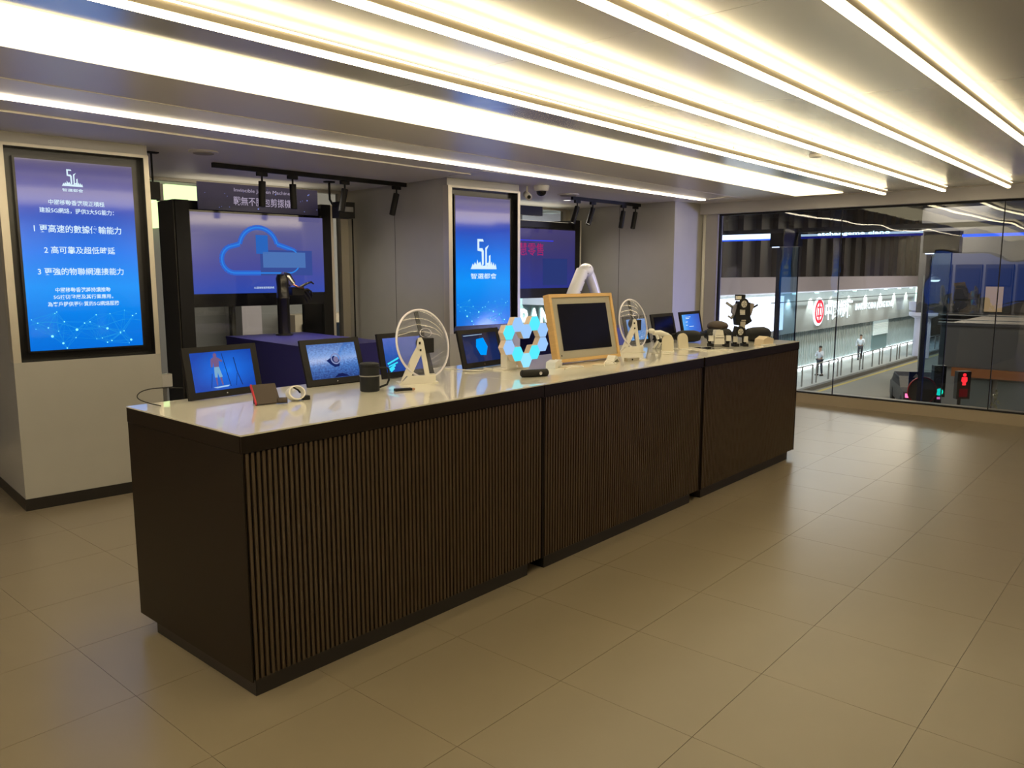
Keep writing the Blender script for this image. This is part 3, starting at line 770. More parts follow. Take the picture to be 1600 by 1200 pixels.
S4 = screen_mat('tablet_navy', [(0.0, (0.006, 0.02, 0.10)), (0.5, (0.005, 0.02, 0.11)), (1.0, (0.01, 0.012, 0.03))], 0.9, noise=0.3, nscale=3)
t, w, h, tl = tablet((1.972, 0.762), (2.381, 0.789), 0.251, 14.1, 'tablet with a cyan hexagon on navy, beside the heart shaped light', S4)
on_screen(t, tl, 'picture_hexagon', MB().prism([(0.165,0.185),(0.235,0.190),(0.265,0.130),(0.235,0.075),(0.180,0.080),(0.150,0.135)], Y, Y+0.0005), emat('hex_pic', (0.0, 0.32, 1.0), 1.0))
on_screen(t, tl, 'picture_bar', MB().prism([(0.045,0.214),(0.23,0.216),(0.23,0.212),(0.045,0.209)], Y, Y+0.0005), emat('bar_pic', (0.45, 0.65, 0.9), 0.7))

S5 = screen_mat('tablet_pale', [(0.0, (0.08, 0.42, 0.9)), (0.6, (0.10, 0.35, 0.85)), (1.0, (0.25, 0.5, 1.0))], 0.9, noise=0.2, nscale=3)
tablet((4.06, 0.90), (4.43, 0.905), 0.245, 13, 'tablet with pale blue screen behind the smaller clear hologram fan', S5)
tablet((4.455, 0.870), (4.865, 0.885), 0.250, 13, 'tablet with switched off black screen, between the fan and the robots', M_glassb)
S7 = screen_mat('tablet_gradient', [(0.0, (0.12, 0.45, 0.95)), (0.35, (0.05, 0.22, 0.85)), (1.0, (0.05, 0.10, 0.50))], 0.95, axis='X', noise=0.2, nscale=3)
t, w, h, tl = tablet((4.965, 0.880), (5.385, 0.895), 0.250, 12, 'tablet with a blue page of white text lines, last before the window', S7)
pb = MB()
for z, a, b2 in ((0.195, 0.10, 0.20), (0.182, 0.10, 0.17), (0.15, 0.09, 0.13), (0.12, 0.09, 0.12), (0.105, 0.15, 0.24)):
    pb.prism([(a,z),(b2,z),(b2,z+0.005),(a,z+0.005)], Y, Y+0.0005)
on_screen(t, tl, 'text_lines', pb, M_text)

# ------------------------------------------------------------------ things on the first counter
mg = thing('travel_mug', 'charcoal handled mug with lid beside the second tablet', 'mug', (1.03, 0.52, TZ), R(-38))
obj('body', MB().lathe([(0, 0), (0.046, 0), (0.050, 0.004), (0.051, 0.078), (0.048, 0.080)], 32), M_mug, mg, smooth=True)
obj('upper_body', MB().lathe([(0.048, 0.080), (0.051, 0.083), (0.051, 0.128), (0.048, 0.131)], 32), M_mug, mg, smooth=True)
obj('rim_band', MB().lathe([(0.0512, 0.078), (0.0525, 0.079), (0.0525, 0.083), (0.0512, 0.084)], 32), M_grey, mg, smooth=True)
obj('lid', MB().lathe([(0.049, 0.131), (0.051, 0.133), (0.050, 0.142), (0.044, 0.146), (0, 0.146)], 32), M_mug, mg, smooth=True)
obj('handle', MB().tube([(0.048, 0, 0.118), (0.090, 0, 0.118), (0.098, 0, 0.110), (0.098, 0, 0.055), (0.088, 0, 0.032), (0.048, 0, 0.018)], 0.0055, 10), M_mug, mg, smooth=True)

rb = thing('card_holder', 'dark tilted card holder with a red edge on the first counter', 'gadget', (0.45, 0.565, TZ), R(-14))
rb.scale = (0.85, 0.85, 0.85)
tlt = Matrix.Rotation(R(38), 4, 'X')
obj('plate', MB().box(-0.055, 0.075, -0.006, 0.0, 0.0, 0.13, Matrix.Translation((0, -0.035, 0.004)) @ Matrix.Rotation(R(-42), 4, 'X')), M_leather, rb, bevel=0.002)
obj('red_edge', MB().box(-0.062, -0.055, -0.012, 0.006, 0.0, 0.13, Matrix.Translation((0, -0.035, 0.004)) @ Matrix.Rotation(R(-42), 4, 'X')), M_red, rb, bevel=0.001)
obj('stand', MB().prism([(-0.05, 0.0), (0.07, 0.0), (0.07, 0.05), (-0.05, 0.05)], 0.02, 0.045), M_blackm, rb)
obj('knob', MB().tube([(0.06, -0.03, 0.018), (0.11, -0.045, 0.018)], 0.016, 14), M_leather, rb, smooth=True)

bd = thing('smart_band', 'white wristband curled into a ring on the glass top', 'wristband', (0.60, 0.54, TZ), R(-10))
bd.scale = (1.2, 1.2, 1.0)
obj('strap', MB().lathe([(0.029, -0.019), (0.0345, -0.018), (0.036, 0), (0.0345, 0.018), (0.029, 0.019), (0.030, 0.0), (0.029, -0.019)], 32, Matrix.Translation((0, 0, 0.036)) @ Matrix.Rotation(R(70), 4, 'X') @ Matrix.Rotation(R(0), 4, 'Y')), M_white, bd, smooth=True)
obj('buckle', MB().box(0.028, 0.055, -0.012, 0.014, 0.0, 0.02), M_blackm, bd, bevel=0.004)
obj('pin', MB().tube([(-0.01, 0, 0.066), (0.012, 0.005, 0.05), (0.02, 0.0, 0.035)], 0.004, 8), M_blackm, bd, smooth=True)

us = thing('usb_stick', 'small dark USB stick with copper end in front of the large fan', 'gadget', (1.15, 0.40, TZ), R(-22))
obj('body', B(-0.045, 0.045, -0.016, 0.016, 0.0, 0.012), M_mug, us, bevel=0.004)
obj('metal_end', B(0.045, 0.062, -0.010, 0.010, 0.002, 0.010), mat('copper', (0.55, 0.30, 0.2), 0.3, metal=1.0), us)

def holo_fan(loc, label, rz):
    t = thing('hologram_fan', label, 'fan', loc, rz)
    r = 0.190; zc = 0.213; ln = R(12)
    mt = Matrix.Translation((0, 0, zc)) @ Matrix.Rotation(-ln, 4, 'X')
    obj('ring', MB().torus(r, 0.0065, 56, 10, mt), M_ring, t, smooth=True)
    flip = mt @ Matrix.Rotation(R(-90), 4, 'X')
    c = MB(); c.lathe([(0.0, 0.036), (r*0.30, 0.036), (r*0.62, 0.030), (r*0.86, 0.016), (r, 0.0)], 44, flip)
    obj('clear_cover', c, M_acryl, t, smooth=True)
    c = MB(); c.lathe([(0.0, -0.030), (r*0.6, -0.022), (r*0.9, -0.008), (r, 0.0)], 44, flip)
    obj('rear_cover', c, M_acryl, t, smooth=True)
    obj('blade', MB().box(-0.013, 0.013, -0.006, 0.002, 0.0, 0.180, mt @ Matrix.Rotation(R(-6), 4, 'Y')), M_mug, t)
    obj('blade', MB().box(-0.026, 0.026, -0.006, 0.002, -0.180, 0.0, mt @ Matrix.Rotation(R(-6), 4, 'Y')), M_mug, t)
    obj('hub', MB().lathe([(0, -0.028), (0.034, -0.028), (0.038, -0.02), (0.038, 0.02), (0.03, 0.028), (0, 0.028)], 28, flip), M_mug, t, smooth=True)
    obj('hub_ring', MB().torus(0.042, 0.002, 36, 6, mt @ Matrix.Translation((0.0, -0.034, 0.055)) @ Matrix.Scale(0.6, 4, (0, 0, 1))), M_ring, t, smooth=True)
    # white triangular side bracket with a cut-out, standing in front of the disc
    br_ = MB(); m2 = Matrix.Translation((-0.075, -0.062, 0)) @ Matrix.Rotation(R(-30), 4, 'Z')
    def q(poly): br_.prism(poly, 0.0, 0.012, m2)
    q([(-0.120, 0.0), (0.062, 0.0), (0.048, 0.046), (-0.072, 0.046)])
    q([(-0.120, 0.0), (-0.083, 0.046), (-0.053, 0.046), (0.004, 0.165), (-0.020, 0.205), (-0.052, 0.150)])
    q([(-0.022, 0.200), (-0.012, 0.252), (0.006, 0.255), (0.016, 0.235), (0.048, 0.046), (0.022, 0.046), (0.002, 0.165)])
    obj('bracket', br_, M_white, t)
    bs = MB(); bs.box(-0.120, 0.100, 0.012, 0.11, 0.0, 0.007, m2); bs.box(0.04, 0.085, 0.012, 0.05, 0.007, 0.050, m2)
    obj('base', bs, M_white, t, bevel=0.002)
    obj('button_pair', MB().box(-0.010, 0.0, -0.002, 0.0, 0.218, 0.232, m2).box(-0.006, 0.004, -0.002, 0.0, 0.180, 0.192, m2), M_blackm, t)
    obj('motor', MB().box(-0.045, 0.035, -0.050, -0.030, 0.165, 0.245), M_blackm, t, bevel=0.004)
    return t
M_ring = mat('frosted_ring', (0.72, 0.70, 0.78), 0.25)
holo_fan((1.455, 0.575, TZ), 'clear disc hologram fan on white stand beside the charcoal mug', 0.0)
holo_fan((3.69, 0.62, TZ), 'clear disc hologram fan on white stand, right of the wooden photo frame', 0.0)

# ------------------------------------------------------------------ heart shaped hexagon lamp
hx = thing('hexagon_lamp', 'heart shaped light made of ten glowing blue hexagon tiles', 'lamp', (2.262, 0.50, TZ), R(-2))
Rh = 0.0528; hh = Rh*math.sqrt(3)
cells = [(-2, 2.5, 0), (-2, 1.5, 1), (-1, 3.0, 1), (-1, 1.0, 0), (0, 2.5, 1), (0, 0.5, 2), (1, 3.0, 0), (1, 1.0, 0), (2, 2.5, 1), (2, 1.5, 1)]
HC = [emat('hex_cyan', (0.10, 0.82, 1.0), 1.05), emat('hex_lilac', (0.35, 0.60, 1.0), 1.0), emat('hex_pale', (0.30, 0.75, 1.0), 1.1)]
M_hexside = mat('hex_side', (0.72, 0.60, 0.50), 0.5)
cz0 = 0.012
for cx, cz, c in cells:
    x = cx*1.5*Rh; z = cz0 + cz*hh
    pol = [(x+Rh*0.985*math.cos(k*PI/3), z+Rh*0.985*math.sin(k*PI/3)) for k in range(6)]
    ty = obj('hexagon_tile', MB().prism(pol, 0.003, 0.045), M_hexside, hx)
    pol = [(x+Rh*0.965*math.cos(k*PI/3), z+Rh*0.965*math.sin(k*PI/3)) for k in range(6)]
    obj('glowing_face', MB().prism(pol, 0.0, 0.003), HC[c], ty)
obj('stand', B(-0.13, -0.04, 0.05, 0.10, 0.0, 0.12), M_white, hx, bevel=0.004)
obj('foot', B(-0.16, 0.08, 0.05, 0.14, 0.0, 0.012), M_white, hx, bevel=0.003)

pw = thing('power_bank', 'long black rounded gadget lying before the heart shaped light', 'gadget', (2.02, 0.235, TZ), R(-26))
obj('body', MB().tube([(-0.088, 0, 0.022), (-0.08, 0, 0.022), (0.08, 0, 0.022), (0.088, 0, 0.022)], [0.014, 0.022, 0.022, 0.014], 20), M_blackm, pw, smooth=True)
obj('lens', MB().tube([(0.03, -0.018, 0.022), (0.03, -0.024, 0.022)], 0.010, 14), M_steel, pw)

def cable(name, label, pts, m, r=0.0028, n=6):
    c = bpy.data.curves.new('c', 'CURVE'); c.dimensions = '3D'; s = c.splines.new('NURBS'); s.points.add(len(pts)-1)
    for p, q in zip(s.points, pts): p.co = (*q, 1)
    s.order_u = 4; s.use_endpoint_u = True; s.resolution_u = 6; c.bevel_depth = r; c.bevel_resolution = 2
    t = bpy.data.objects.new('c', c); COL.objects.link(t)
    me = bpy.data.meshes.new_from_object(t.evaluated_get(bpy.context.evaluated_depsgraph_get()))
    bpy.data.objects.remove(t); me.materials.clear(); me.materials.append(m)
    for p in me.polygons: p.use_smooth = True
    o = bpy.data.objects.new(name, me); COL.objects.link(o)
    return tag(o, label, 'cable')
cz = TZ+0.004
cable('charging_cable', 'white cable looping on the counter before the hexagon picture tablet', [(1.93,0.90,cz),(1.95,0.80,cz),(1.90,0.70,cz+0.01),(1.99,0.62,cz),(2.05,0.68,cz),(2.11,0.64,cz),(2.14,0.68,cz),(2.10,0.72,cz)], M_white, 0.0035)
cable('charging_cable', 'white cable curling at the foot of the wooden photo frame', [(2.42,0.42,cz),(2.50,0.34,cz+0.008),(2.58,0.40,cz),(2.62,0.31,cz),(2.55,0.26,cz),(2.48,0.33,cz+0.01),(2.40,0.30,cz)], M_white, 0.0035)
cable('charging_cable', 'thin black cable arching over the left end of the first counter', [(0.10,0.86,cz-0.001),(0.03,0.93,cz+0.02),(0.02,0.97,cz+0.05),(0.10,0.95,cz+0.08),(0.24,0.92,cz+0.06)], M_blackm, 0.0025)
cable('charging_cable', 'white cable in front of the wooden frame near the counter edge', [(2.72,0.22,cz),(2.78,0.27,cz+0.01),(2.86,0.30,cz+0.03),(2.90,0.24,cz),(2.84,0.20,cz),(2.70,0.30,cz)], M_white, 0.003)

pk = thing('paper_box', 'crumpled open white carton right of the heart shaped light', 'box', (2.44, 0.42, TZ), R(15))
obj('carton', MB().prism([(-0.05, 0), (0.06, 0), (0.075, 0.030), (0.02, 0.050), (-0.045, 0.040)], -0.03, 0.035), M_white, pk, bevel=0.002)
obj('flap', MB().box(0.04, 0.10, -0.02, 0.03, 0.0, 0.003, Matrix.Rotation(R(-25), 4, 'Y')), M_white, pk)
pk2 = thing('folded_paper', 'folded white paper in front of the wooden photo frame', 'paper', (2.97, 0.33, TZ), R(10))
obj('fold', MB().prism([(-0.05, 0.0), (0.0, 0.045), (0.03, 0.035), (0.06, 0.0), (0.02, 0.022)], -0.03, 0.03), M_white, pk2)
pk3 = thing('small_gadget', 'flat silver gadget at the lower right of the wooden frame', 'gadget', (3.11, 0.26, TZ), R(-20))
obj('body', B(-0.05, 0.05, -0.02, 0.02, 0.0, 0.022), mat('silver', (0.4, 0.37, 0.3), 0.35, metal=0.5), pk3, bevel=0.004)
obj('cap', B(0.05, 0.14, -0.012, 0.012, 0.0, 0.008), M_white, pk3)
obj('lens', MB().tube([(-0.01, -0.02, 0.012), (-0.01, -0.022, 0.012)], 0.006, 12), M_blackm, pk3)

# ------------------------------------------------------------------ wooden photo frame
ang = math.atan2(0.411-0.482, 3.204-2.571)
pf = thing('photo_frame', 'large light wood digital photo frame with grey mount and dark screen', 'photo frame', (2.571, 0.482, TZ+0.0125), ang)
W, Hf, ln = 0.637, 0.462, (-R(12.4), 0, 0)
def fp(name, mb, m, **k): return obj(name, mb, m, pf, rot=ln, **k)
tk = 0.022
fp('rail', B(0, W, 0, 0.055, 0.002, 0.002+tk), M_wood); fp('rail', B(0, W, 0, 0.055, Hf-tk, Hf), M_wood)
fp('stile', B(0, tk, 0.0, 0.055, 0.002+tk, Hf-tk), M_wood); fp('stile', B(W-tk, W, 0, 0.055, 0.002+tk, Hf-tk), M_wood)
fp('mount', B(tk, W-tk, 0.010, 0.02, 0.002+tk, Hf-tk), M_mat)
fp('screen', B(0.075, W-0.072, 0.006, 0.012, 0.078, Hf-0.068), M_glassb)
fp('sensor', MB().tube([(0.050, 0.009, 0.048), (0.050, 0.011, 0.048)], 0.005, 12), M_blackm)
fp('back_board', B(tk, W-tk, 0.04, 0.05, 0.002+tk, Hf-tk), M_blackm)

# ------------------------------------------------------------------ white kit pieces right of the second fan
def paddle(x, y, rz, label):
    t = thing('white_stand', label, 'stand', (x, y, TZ), rz)
    pol = [(-0.045, 0.0), (0.045, 0.0), (0.045, 0.085)] + [(0.045*math.cos(R(a)), 0.085+0.045*math.sin(R(a))) for a in range(15, 180, 15)] + [(-0.045, 0.085)]
    obj('plate', MB().prism(pol, 0, 0.018), M_mat if False else mat('ivory', (0.60, 0.55, 0.42), 0.45), t, rot=(-R(10), 0, 0), bevel=0.003)
    obj('foot', B(-0.05, 0.05, -0.035, 0.07, 0, 0.006), M_white, t)
paddle(3.84, 0.40, R(-60), 'upright ivory plate with rounded top beside the smaller fan')
paddle(4.10, 0.40, R(-25), 'upright ivory plate with rounded top left of the flat tablet')
ws2 = thing('robot_leg_kit', 'white jointed legs of a toy robot between two ivory plates', 'robot', (4.06, 0.56, TZ), R(-25))
for k, pts in enumerate((((-0.10,0,0.005), (-0.06,-0.01,0.07), (-0.085,0,0.135)), ((-0.05,0.01,0.005), (-0.02,0,0.08), (-0.06,0,0.12)), ((0.0,-0.01,0.005), (-0.03,0,0.06), (0.015,0,0.105)), ((0.06,0,0.005), (0.02,0,0.055), (0.05,0.01,0.09)))):
    lg = obj('leg', MB().tube(pts, [0.010, 0.013, 0.011], 10), M_white, ws2, smooth=True)
    obj('joint', MB().sphere(pts[1], 0.015, 12), M_blackm, lg, smooth=True)
obj('body', MB().tube([(-0.11,0,0.13), (-0.04,0,0.125), (0.03,0,0.105), (0.07,0.005,0.09)], [0.018, 0.024, 0.020, 0.012], 12), M_white, ws2, smooth=True)
obj('leg', MB().tube([(0.085, 0.0, 0.005), (0.055, -0.01, 0.06), (0.03, 0.0, 0.10)], [0.010, 0.012, 0.010], 10), M_white, ws2, smooth=True)
obj('servo', MB().box(-0.03, 0.02, -0.03, -0.005, 0.03, 0.075), M_blackm, ws2, bevel=0.005)
obj('servo', MB().box(0.035, 0.07, -0.03, -0.005, 0.02, 0.055), M_blackm, ws2, bevel=0.005)
obj('head', MB().sphere((-0.125, 0, 0.145), 0.026, 14, (1.2, 0.9, 0.8)), M_white, ws2, smooth=True)

ft = thing('flat_tablet', 'white framed tablet lying flat near the front edge of the last counter', 'tablet', (4.22, 0.255, TZ), R(62))
obj('body', B(-0.13, 0.13, -0.095, 0.095, 0.0, 0.010), M_white, ft, bevel=0.003)
obj('screen', B(-0.105, 0.105, -0.080, 0.080, 0.010, 0.011), M_glassb, ft)

def headset(x, y, rz, label, dome, k=1.0):
    t = thing('vr_headset', label, 'headset', (x, y, TZ), rz)
    t.scale = (k, k, k)
    obj('visor', MB().tube([(-0.10, 0, 0.052), (-0.092, -0.006, 0.052), (-0.05, -0.02, 0.054), (0.05, -0.02, 0.054), (0.092, -0.006, 0.052), (0.10, 0, 0.052)], [0.030, 0.044, 0.052, 0.052, 0.044, 0.030], 18), M_mug, t, smooth=True)
    obj('face_pad', MB().tube([(-0.085, 0.035, 0.05), (0.0, 0.045, 0.05), (0.085, 0.035, 0.05)], [0.035, 0.040, 0.035], 14), M_blackm, t, smooth=True)
    obj('strap', MB().torus(0.092, 0.011, 30, 6, Matrix.Translation((0, 0.09, 0.055)) @ Matrix.Rotation(R(90), 4, 'X') @ Matrix.Scale(1.2, 4, (0, 0, 1))), M_blackm, t, smooth=True)
    if dome:
        obj('top_shell', MB().sphere((0.01, 0.02, 0.118), 0.085, 20, (1.05, 0.85, 0.50)), M_leather, t, smooth=True)
    return t
headset(4.70, 0.70, R(-38), 'black rounded headset in front of the blue page tablet', False, 1.0)
headset(5.03, 0.58, R(-38), 'black headset with brown domed top behind the low toy robot', True, 1.1)
headset(5.22, 0.30, R(-20), 'black headset at the window end behind the tall robot', False, 1.2)

# crouched toy robot
rbt = thing('toy_robot', 'low white and black toy robot beside the tall wheeled robot', 'robot', (4.50, 0.31, TZ), R(-42))
rbt.scale = (1.1, 1.1, 1.1)
obj('torso', MB().prism([(-0.040, 0.02), (0.040, 0.02), (0.036, 0.085), (-0.036, 0.085)], -0.035, 0.03), M_white, rbt, bevel=0.004)
obj('chest', MB().prism([(-0.034, 0.087), (0.034, 0.087), (0.026, 0.125), (-0.026, 0.125)], -0.030, 0.03), M_white, rbt, bevel=0.004)
obj('vent', B(-0.032, 0.032, -0.038, -0.034, 0.066, 0.070), M_blackm, rbt)
for s in (-1, 1):
    a = obj('arm', MB().tube([(s*0.05, 0, 0.10), (s*0.075, -0.01, 0.07), (s*0.070, -0.02, 0.02)], [0.012, 0.018, 0.012], 10), M_blackm, rbt, smooth=True)
    obj('guard', B(s*0.068-0.016, s*0.068+0.016, -0.045, -0.022, 0.045, 0.085), M_white, a, bevel=0.004)
    obj('foot', B(s*0.060-0.014, s*0.060+0.014, -0.045, 0.025, 0.0, 0.024), M_blackm, rbt, bevel=0.004)

# tall robot with wheels
tr = thing('transforming_robot', 'tall black and white robot toy with wheels on chest and hip', 'robot', (4.645, 0.20, TZ), R(-42))
tr.scale = (1.02, 1.02, 1.17)
def wheel(x, y, z, r):
    mt = Matrix.Translation((x, y, z)) @ Matrix.Rotation(R(90), 4, 'X')
    w_ = obj('wheel', MB().lathe([(r*0.62, -0.012), (r*0.95, -0.012), (r, -0.006), (r, 0.006), (r*0.95, 0.012), (r*0.62, 0.012), (r*0.62, -0.012)], 24, mt), M_blackm, tr, smooth=True)
    obj('hub', MB().lathe([(0, 0.008), (r*0.15, 0.011), (r*0.6, 0.008), (r*0.62, -0.01), (0, -0.01)], 20, mt), M_white, w_, smooth=True)
    sp = MB()
    for k in range(5): sp.box(-0.0015, 0.0015, -0.013, -0.010, 0.004, r*0.5, Matrix.Translation((x, y, z)) @ Matrix.Rotation(k*2*PI/5, 4, 'Y'))
    obj('spokes', sp, M_grey, w_)
wheel(0.015, -0.05, 0.300, 0.041); wheel(-0.005, -0.05, 0.105, 0.039)
obj('head', MB().box(-0.03, 0.035, -0.03, 0.03, 0.325, 0.365), M_mug, tr, bevel=0.01)
obj('helmet', MB().box(-0.035, 0.0, -0.034, 0.0, 0.332, 0.356), M_white, tr, bevel=0.006)
obj('torso', MB().prism([(-0.03, 0.15), (0.05, 0.15), (0.085, 0.20), (0.075, 0.31), (-0.02, 0.32), (-0.045, 0.22)], -0.032, 0.03), M_mug, tr, bevel=0.004)
obj('chest_plate', MB().box(-0.008, 0.03, -0.046, -0.03, 0.235, 0.260).box(-0.006, 0.032, -0.044, -0.03, 0.225, 0.233), M_white, tr, bevel=0.002)
obj('waist', MB().box(0.0, 0.04, -0.04, 0.0, 0.13, 0.175).box(0.008, 0.042, -0.043, -0.03, 0.180, 0.188), mat('robot_grey', (0.45, 0.42, 0.36), 0.4), tr, bevel=0.002)
obj('shoulder_armour', MB().prism([(0.055, 0.20), (0.095, 0.22), (0.120, 0.30), (0.070, 0.31)], -0.02, 0.02), mat('armour_grey', (0.30, 0.26, 0.24), 0.5), tr, bevel=0.003)
obj('shoulder_armour', MB().prism([(-0.035, 0.21), (-0.065, 0.24), (-0.06, 0.28), (-0.03, 0.30)], -0.02, 0.02), mat('armour_grey2', (0.20, 0.20, 0.26), 0.5), tr, bevel=0.003)
obj('cannon', MB().tube([(-0.045, 0, 0.27), (-0.115, -0.01, 0.308)], 0.010, 12), M_grey, tr, smooth=True)
obj('cannon', MB().tube([(0.09, 0, 0.26), (0.155, 0.0, 0.292)], 0.007, 12), M_mug, tr, smooth=True)
obj('arm', MB().tube([(-0.04, 0, 0.23), (-0.07, -0.015, 0.20), (-0.10, -0.02, 0.215)], [0.012, 0.010, 0.006], 8), M_grey, tr, smooth=True)
obj('arm', MB().tube([(0.08, 0, 0.21), (0.095, -0.015, 0.18), (0.06, -0.02, 0.16)], [0.014, 0.012, 0.008], 8), M_mug, tr, smooth=True)
for s in (-0.02, 0.035):
    l = obj('leg', MB().tube([(s, 0, 0.14), (s*1.6, 0.01, 0.07), (s*1.4, -0.01, 0.01)], [0.018, 0.020, 0.016], 10), M_mug, tr, smooth=True)
    obj('foot', B(s*1.4-0.02, s*1.4+0.02, -0.05, 0.025, 0.0, 0.02), M_blackm, l, bevel=0.004)
    obj('shin_guard', B(s*1.6-0.016, s*1.6+0.016, -0.03, -0.015, 0.03, 0.07), M_white, l, bevel=0.003)

cb = thing('carton', 'cream carton at the front corner of the last counter', 'box', (4.88, 0.08, TZ), R(-20))
obj('box', MB().prism([(-0.06, 0), (0.06, 0), (0.065, 0.055), (0.0, 0.075), (-0.05, 0.05)], -0.05, 0.05), mat('cream_card', (0.70, 0.58, 0.40), 0.6), cb, bevel=0.003)
obj('tray', B(-0.075, 0.07, -0.07, -0.045, 0, 0.012), M_white, cb)
cb2 = thing('small_part', 'tiny white plug beside the flat tablet', 'gadget', (4.22, 0.06, TZ), R(-10))
obj('plug', B(-0.02, 0.02, -0.012, 0.012, 0, 0.012), M_white, cb2, bevel=0.003)
obj('prong', B(0.02, 0.035, -0.006, 0.006, 0.003, 0.008), M_steel, cb2)

# ------------------------------------------------------------------ navy plinths, robotic hand, robot arm
pp = thing('navy_plinth', 'navy blue plinth carrying the black robotic hand', 'plinth', bp(2.05, -0.30), -BA)
obj('body', B(0, 0.82, 0, 1.60, 0.0, 1.03), M_blue, pp, bevel=0.003)
obj('top', B(-0.004, 0.824, -0.004, 1.604, 1.03, 1.05), M_blue, pp)
pq = thing('navy_plinth', 'navy blue plinth behind the wooden photo frame, carrying the white robot arm', 'plinth', bp(5.95, -0.10), -BA)
obj('body', B(0, 0.82, 0, 1.35, 0.0, 0.98), M_blue, pq, bevel=0.003)
obj('top', B(-0.004, 0.824, -0.004, 1.354, 0.98, 1.0), M_blue, pq)

rh = thing('robotic_hand', 'glossy black robotic forearm and hand pointing right on the navy plinth', 'robot', bp(2.525, 1.02, 1.05), -BA)
obj('base', MB().lathe([(0, 0), (0.085, 0), (0.085, 0.012), (0.062, 0.018)], 28), M_black, rh, smooth=True)
obj('forearm', MB().lathe([(0.060, 0.015), (0.060, 0.36), (0.064, 0.365), (0.064, 0.375), (0.060, 0.38), (0.058, 0.50), (0.064, 0.56), (0.050, 0.60), (0, 0.612)], 28), M_black, rh, smooth=True)
obj('wrist', MB().tube([(0.0, 0, 0.585), (0.045, 0, 0.575), (0.10, -0.01, 0.50)], [0.045, 0.052, 0.040], 18), M_steel, rh, smooth=True)
hd = obj('palm', MB().box(0.08, 0.21, -0.045, 0.045, 0.395, 0.475), M_black, rh, bevel=0.016, seg=3)
for k, (yy, L) in enumerate(((-0.036, 0.9), (-0.012, 1.0), (0.012, 0.95), (0.036, 0.78))):
    obj('finger', MB().tube([(0.20, yy, 0.445-0.012*k), (0.20+0.055*L, yy, 0.452-0.016*k), (0.20+0.10*L, yy, 0.43-0.03*k), (0.20+0.115*L, yy, 0.385-0.022*k)], [0.013, 0.012, 0.010, 0.007], 10), M_black, hd, smooth=True)
obj('thumb', MB().tube([(0.17, -0.04, 0.475), (0.235, -0.05, 0.510), (0.29, -0.045, 0.525), (0.32, -0.04, 0.505)], [0.014, 0.012, 0.010, 0.007], 10), M_black, hd, smooth=True)
obj('copper_wires', MB().tube([(0.09, -0.05, 0.50), (0.14, -0.055, 0.475), (0.20, -0.05, 0.465)], 0.009, 8), mat('copper_wire', (0.45, 0.2, 0.12), 0.3, metal=1), hd, smooth=True)

ra = thing('robot_manipulator', 'thick white jointed robot arm bent like an inverted V', 'robot', bp(6.27, 0.35, 1.0), -BA)
Z0 = 0.0
obj('base', MB().lathe([(0, 0), (0.11, 0), (0.11, 0.03), (0.09, 0.06), (0.09, 0.12), (0, 0.12)], 28), M_whiteg, ra, smooth=True, loc=(-0.38, 0, 0))
obj('lower_arm', MB().tube([(-0.38, 0, 0.10), (-0.33, 0, 0.22), (-0.22, 0, 0.43), (-0.07, 0, 0.69)], [0.088, 0.088, 0.082, 0.080], 20), M_whiteg, ra, smooth=True)
obj('elbow', MB().sphere((-0.005, 0.0, 0.70), 0.090, 24, (1.15, 1, 0.95)), M_whiteg, ra, smooth=True)
obj('upper_arm', MB().tube([(0.03, 0.02, 0.72), (0.12, 0.03, 0.60), (0.21, 0.03, 0.43), (0.30, 0.03, 0.24), (0.32, 0.03, 0.15)], [0.070, 0.070, 0.066, 0.060, 0.056], 20), M_whiteg, ra, smooth=True)
obj('tool_flange', MB().tube([(0.32, 0.03, 0.15), (0.325, 0.03, 0.10)], 0.05, 18), M_grey, ra, smooth=True)
for q, (px_, pz_) in enumerate(((-0.02, 0.74), (-0.06, 0.66), (-0.11, 0.58), (-0.12, 0.565), (-0.19, 0.44), (-0.21, 0.40))):
    obj('screw', MB().sphere((px_, -0.086, pz_), 0.006, 8), M_blackm, ra)

# ------------------------------------------------------------------ window wall
JY = [2.355, 0.735, -0.985, -2.7, -4.4, -6.1]
ww = thing('window', None, None); ww.name = 'window_4'; ww['kind'] = 'structure'
obj('sill', B(WX-0.02, WX+0.28, -7.0, 2.6, 0.0, 0.125), mat('sill_beige', (0.36, 0.30, 0.22), 0.45), ww)
obj('bottom_channel', B(WX+0.02, WX+0.06, -7.0, 2.36, 0.125, 0.142), M_blackm, ww)
obj('head', B(WX-0.10, WX+0.20, -7.0, 2.6, 2.455, CZ+0.03), mat('head_grey', (0.42, 0.41, 0.43), 0.5), ww, bevel=0.02)
obj('head_channel', B(WX+0.02, WX+0.06, -7.0, 2.36, 2.435, 2.456), M_blackm, ww)
obj('jamb', B(WX+0.015, WX+0.065, 2.335, 2.36, 0.13, 2.455), M_blackm, ww)
for a, b in zip(JY, JY[1:]):
    obj('pane', B(WX+0.034, WX+0.046, b+0.004, a-0.004, 0.135, 2.455), M_glass, ww)
    obj('joint_seal', B(WX+0.033, WX+0.047, b-0.005, b+0.005, 0.135, 2.455), M_blackm, ww)

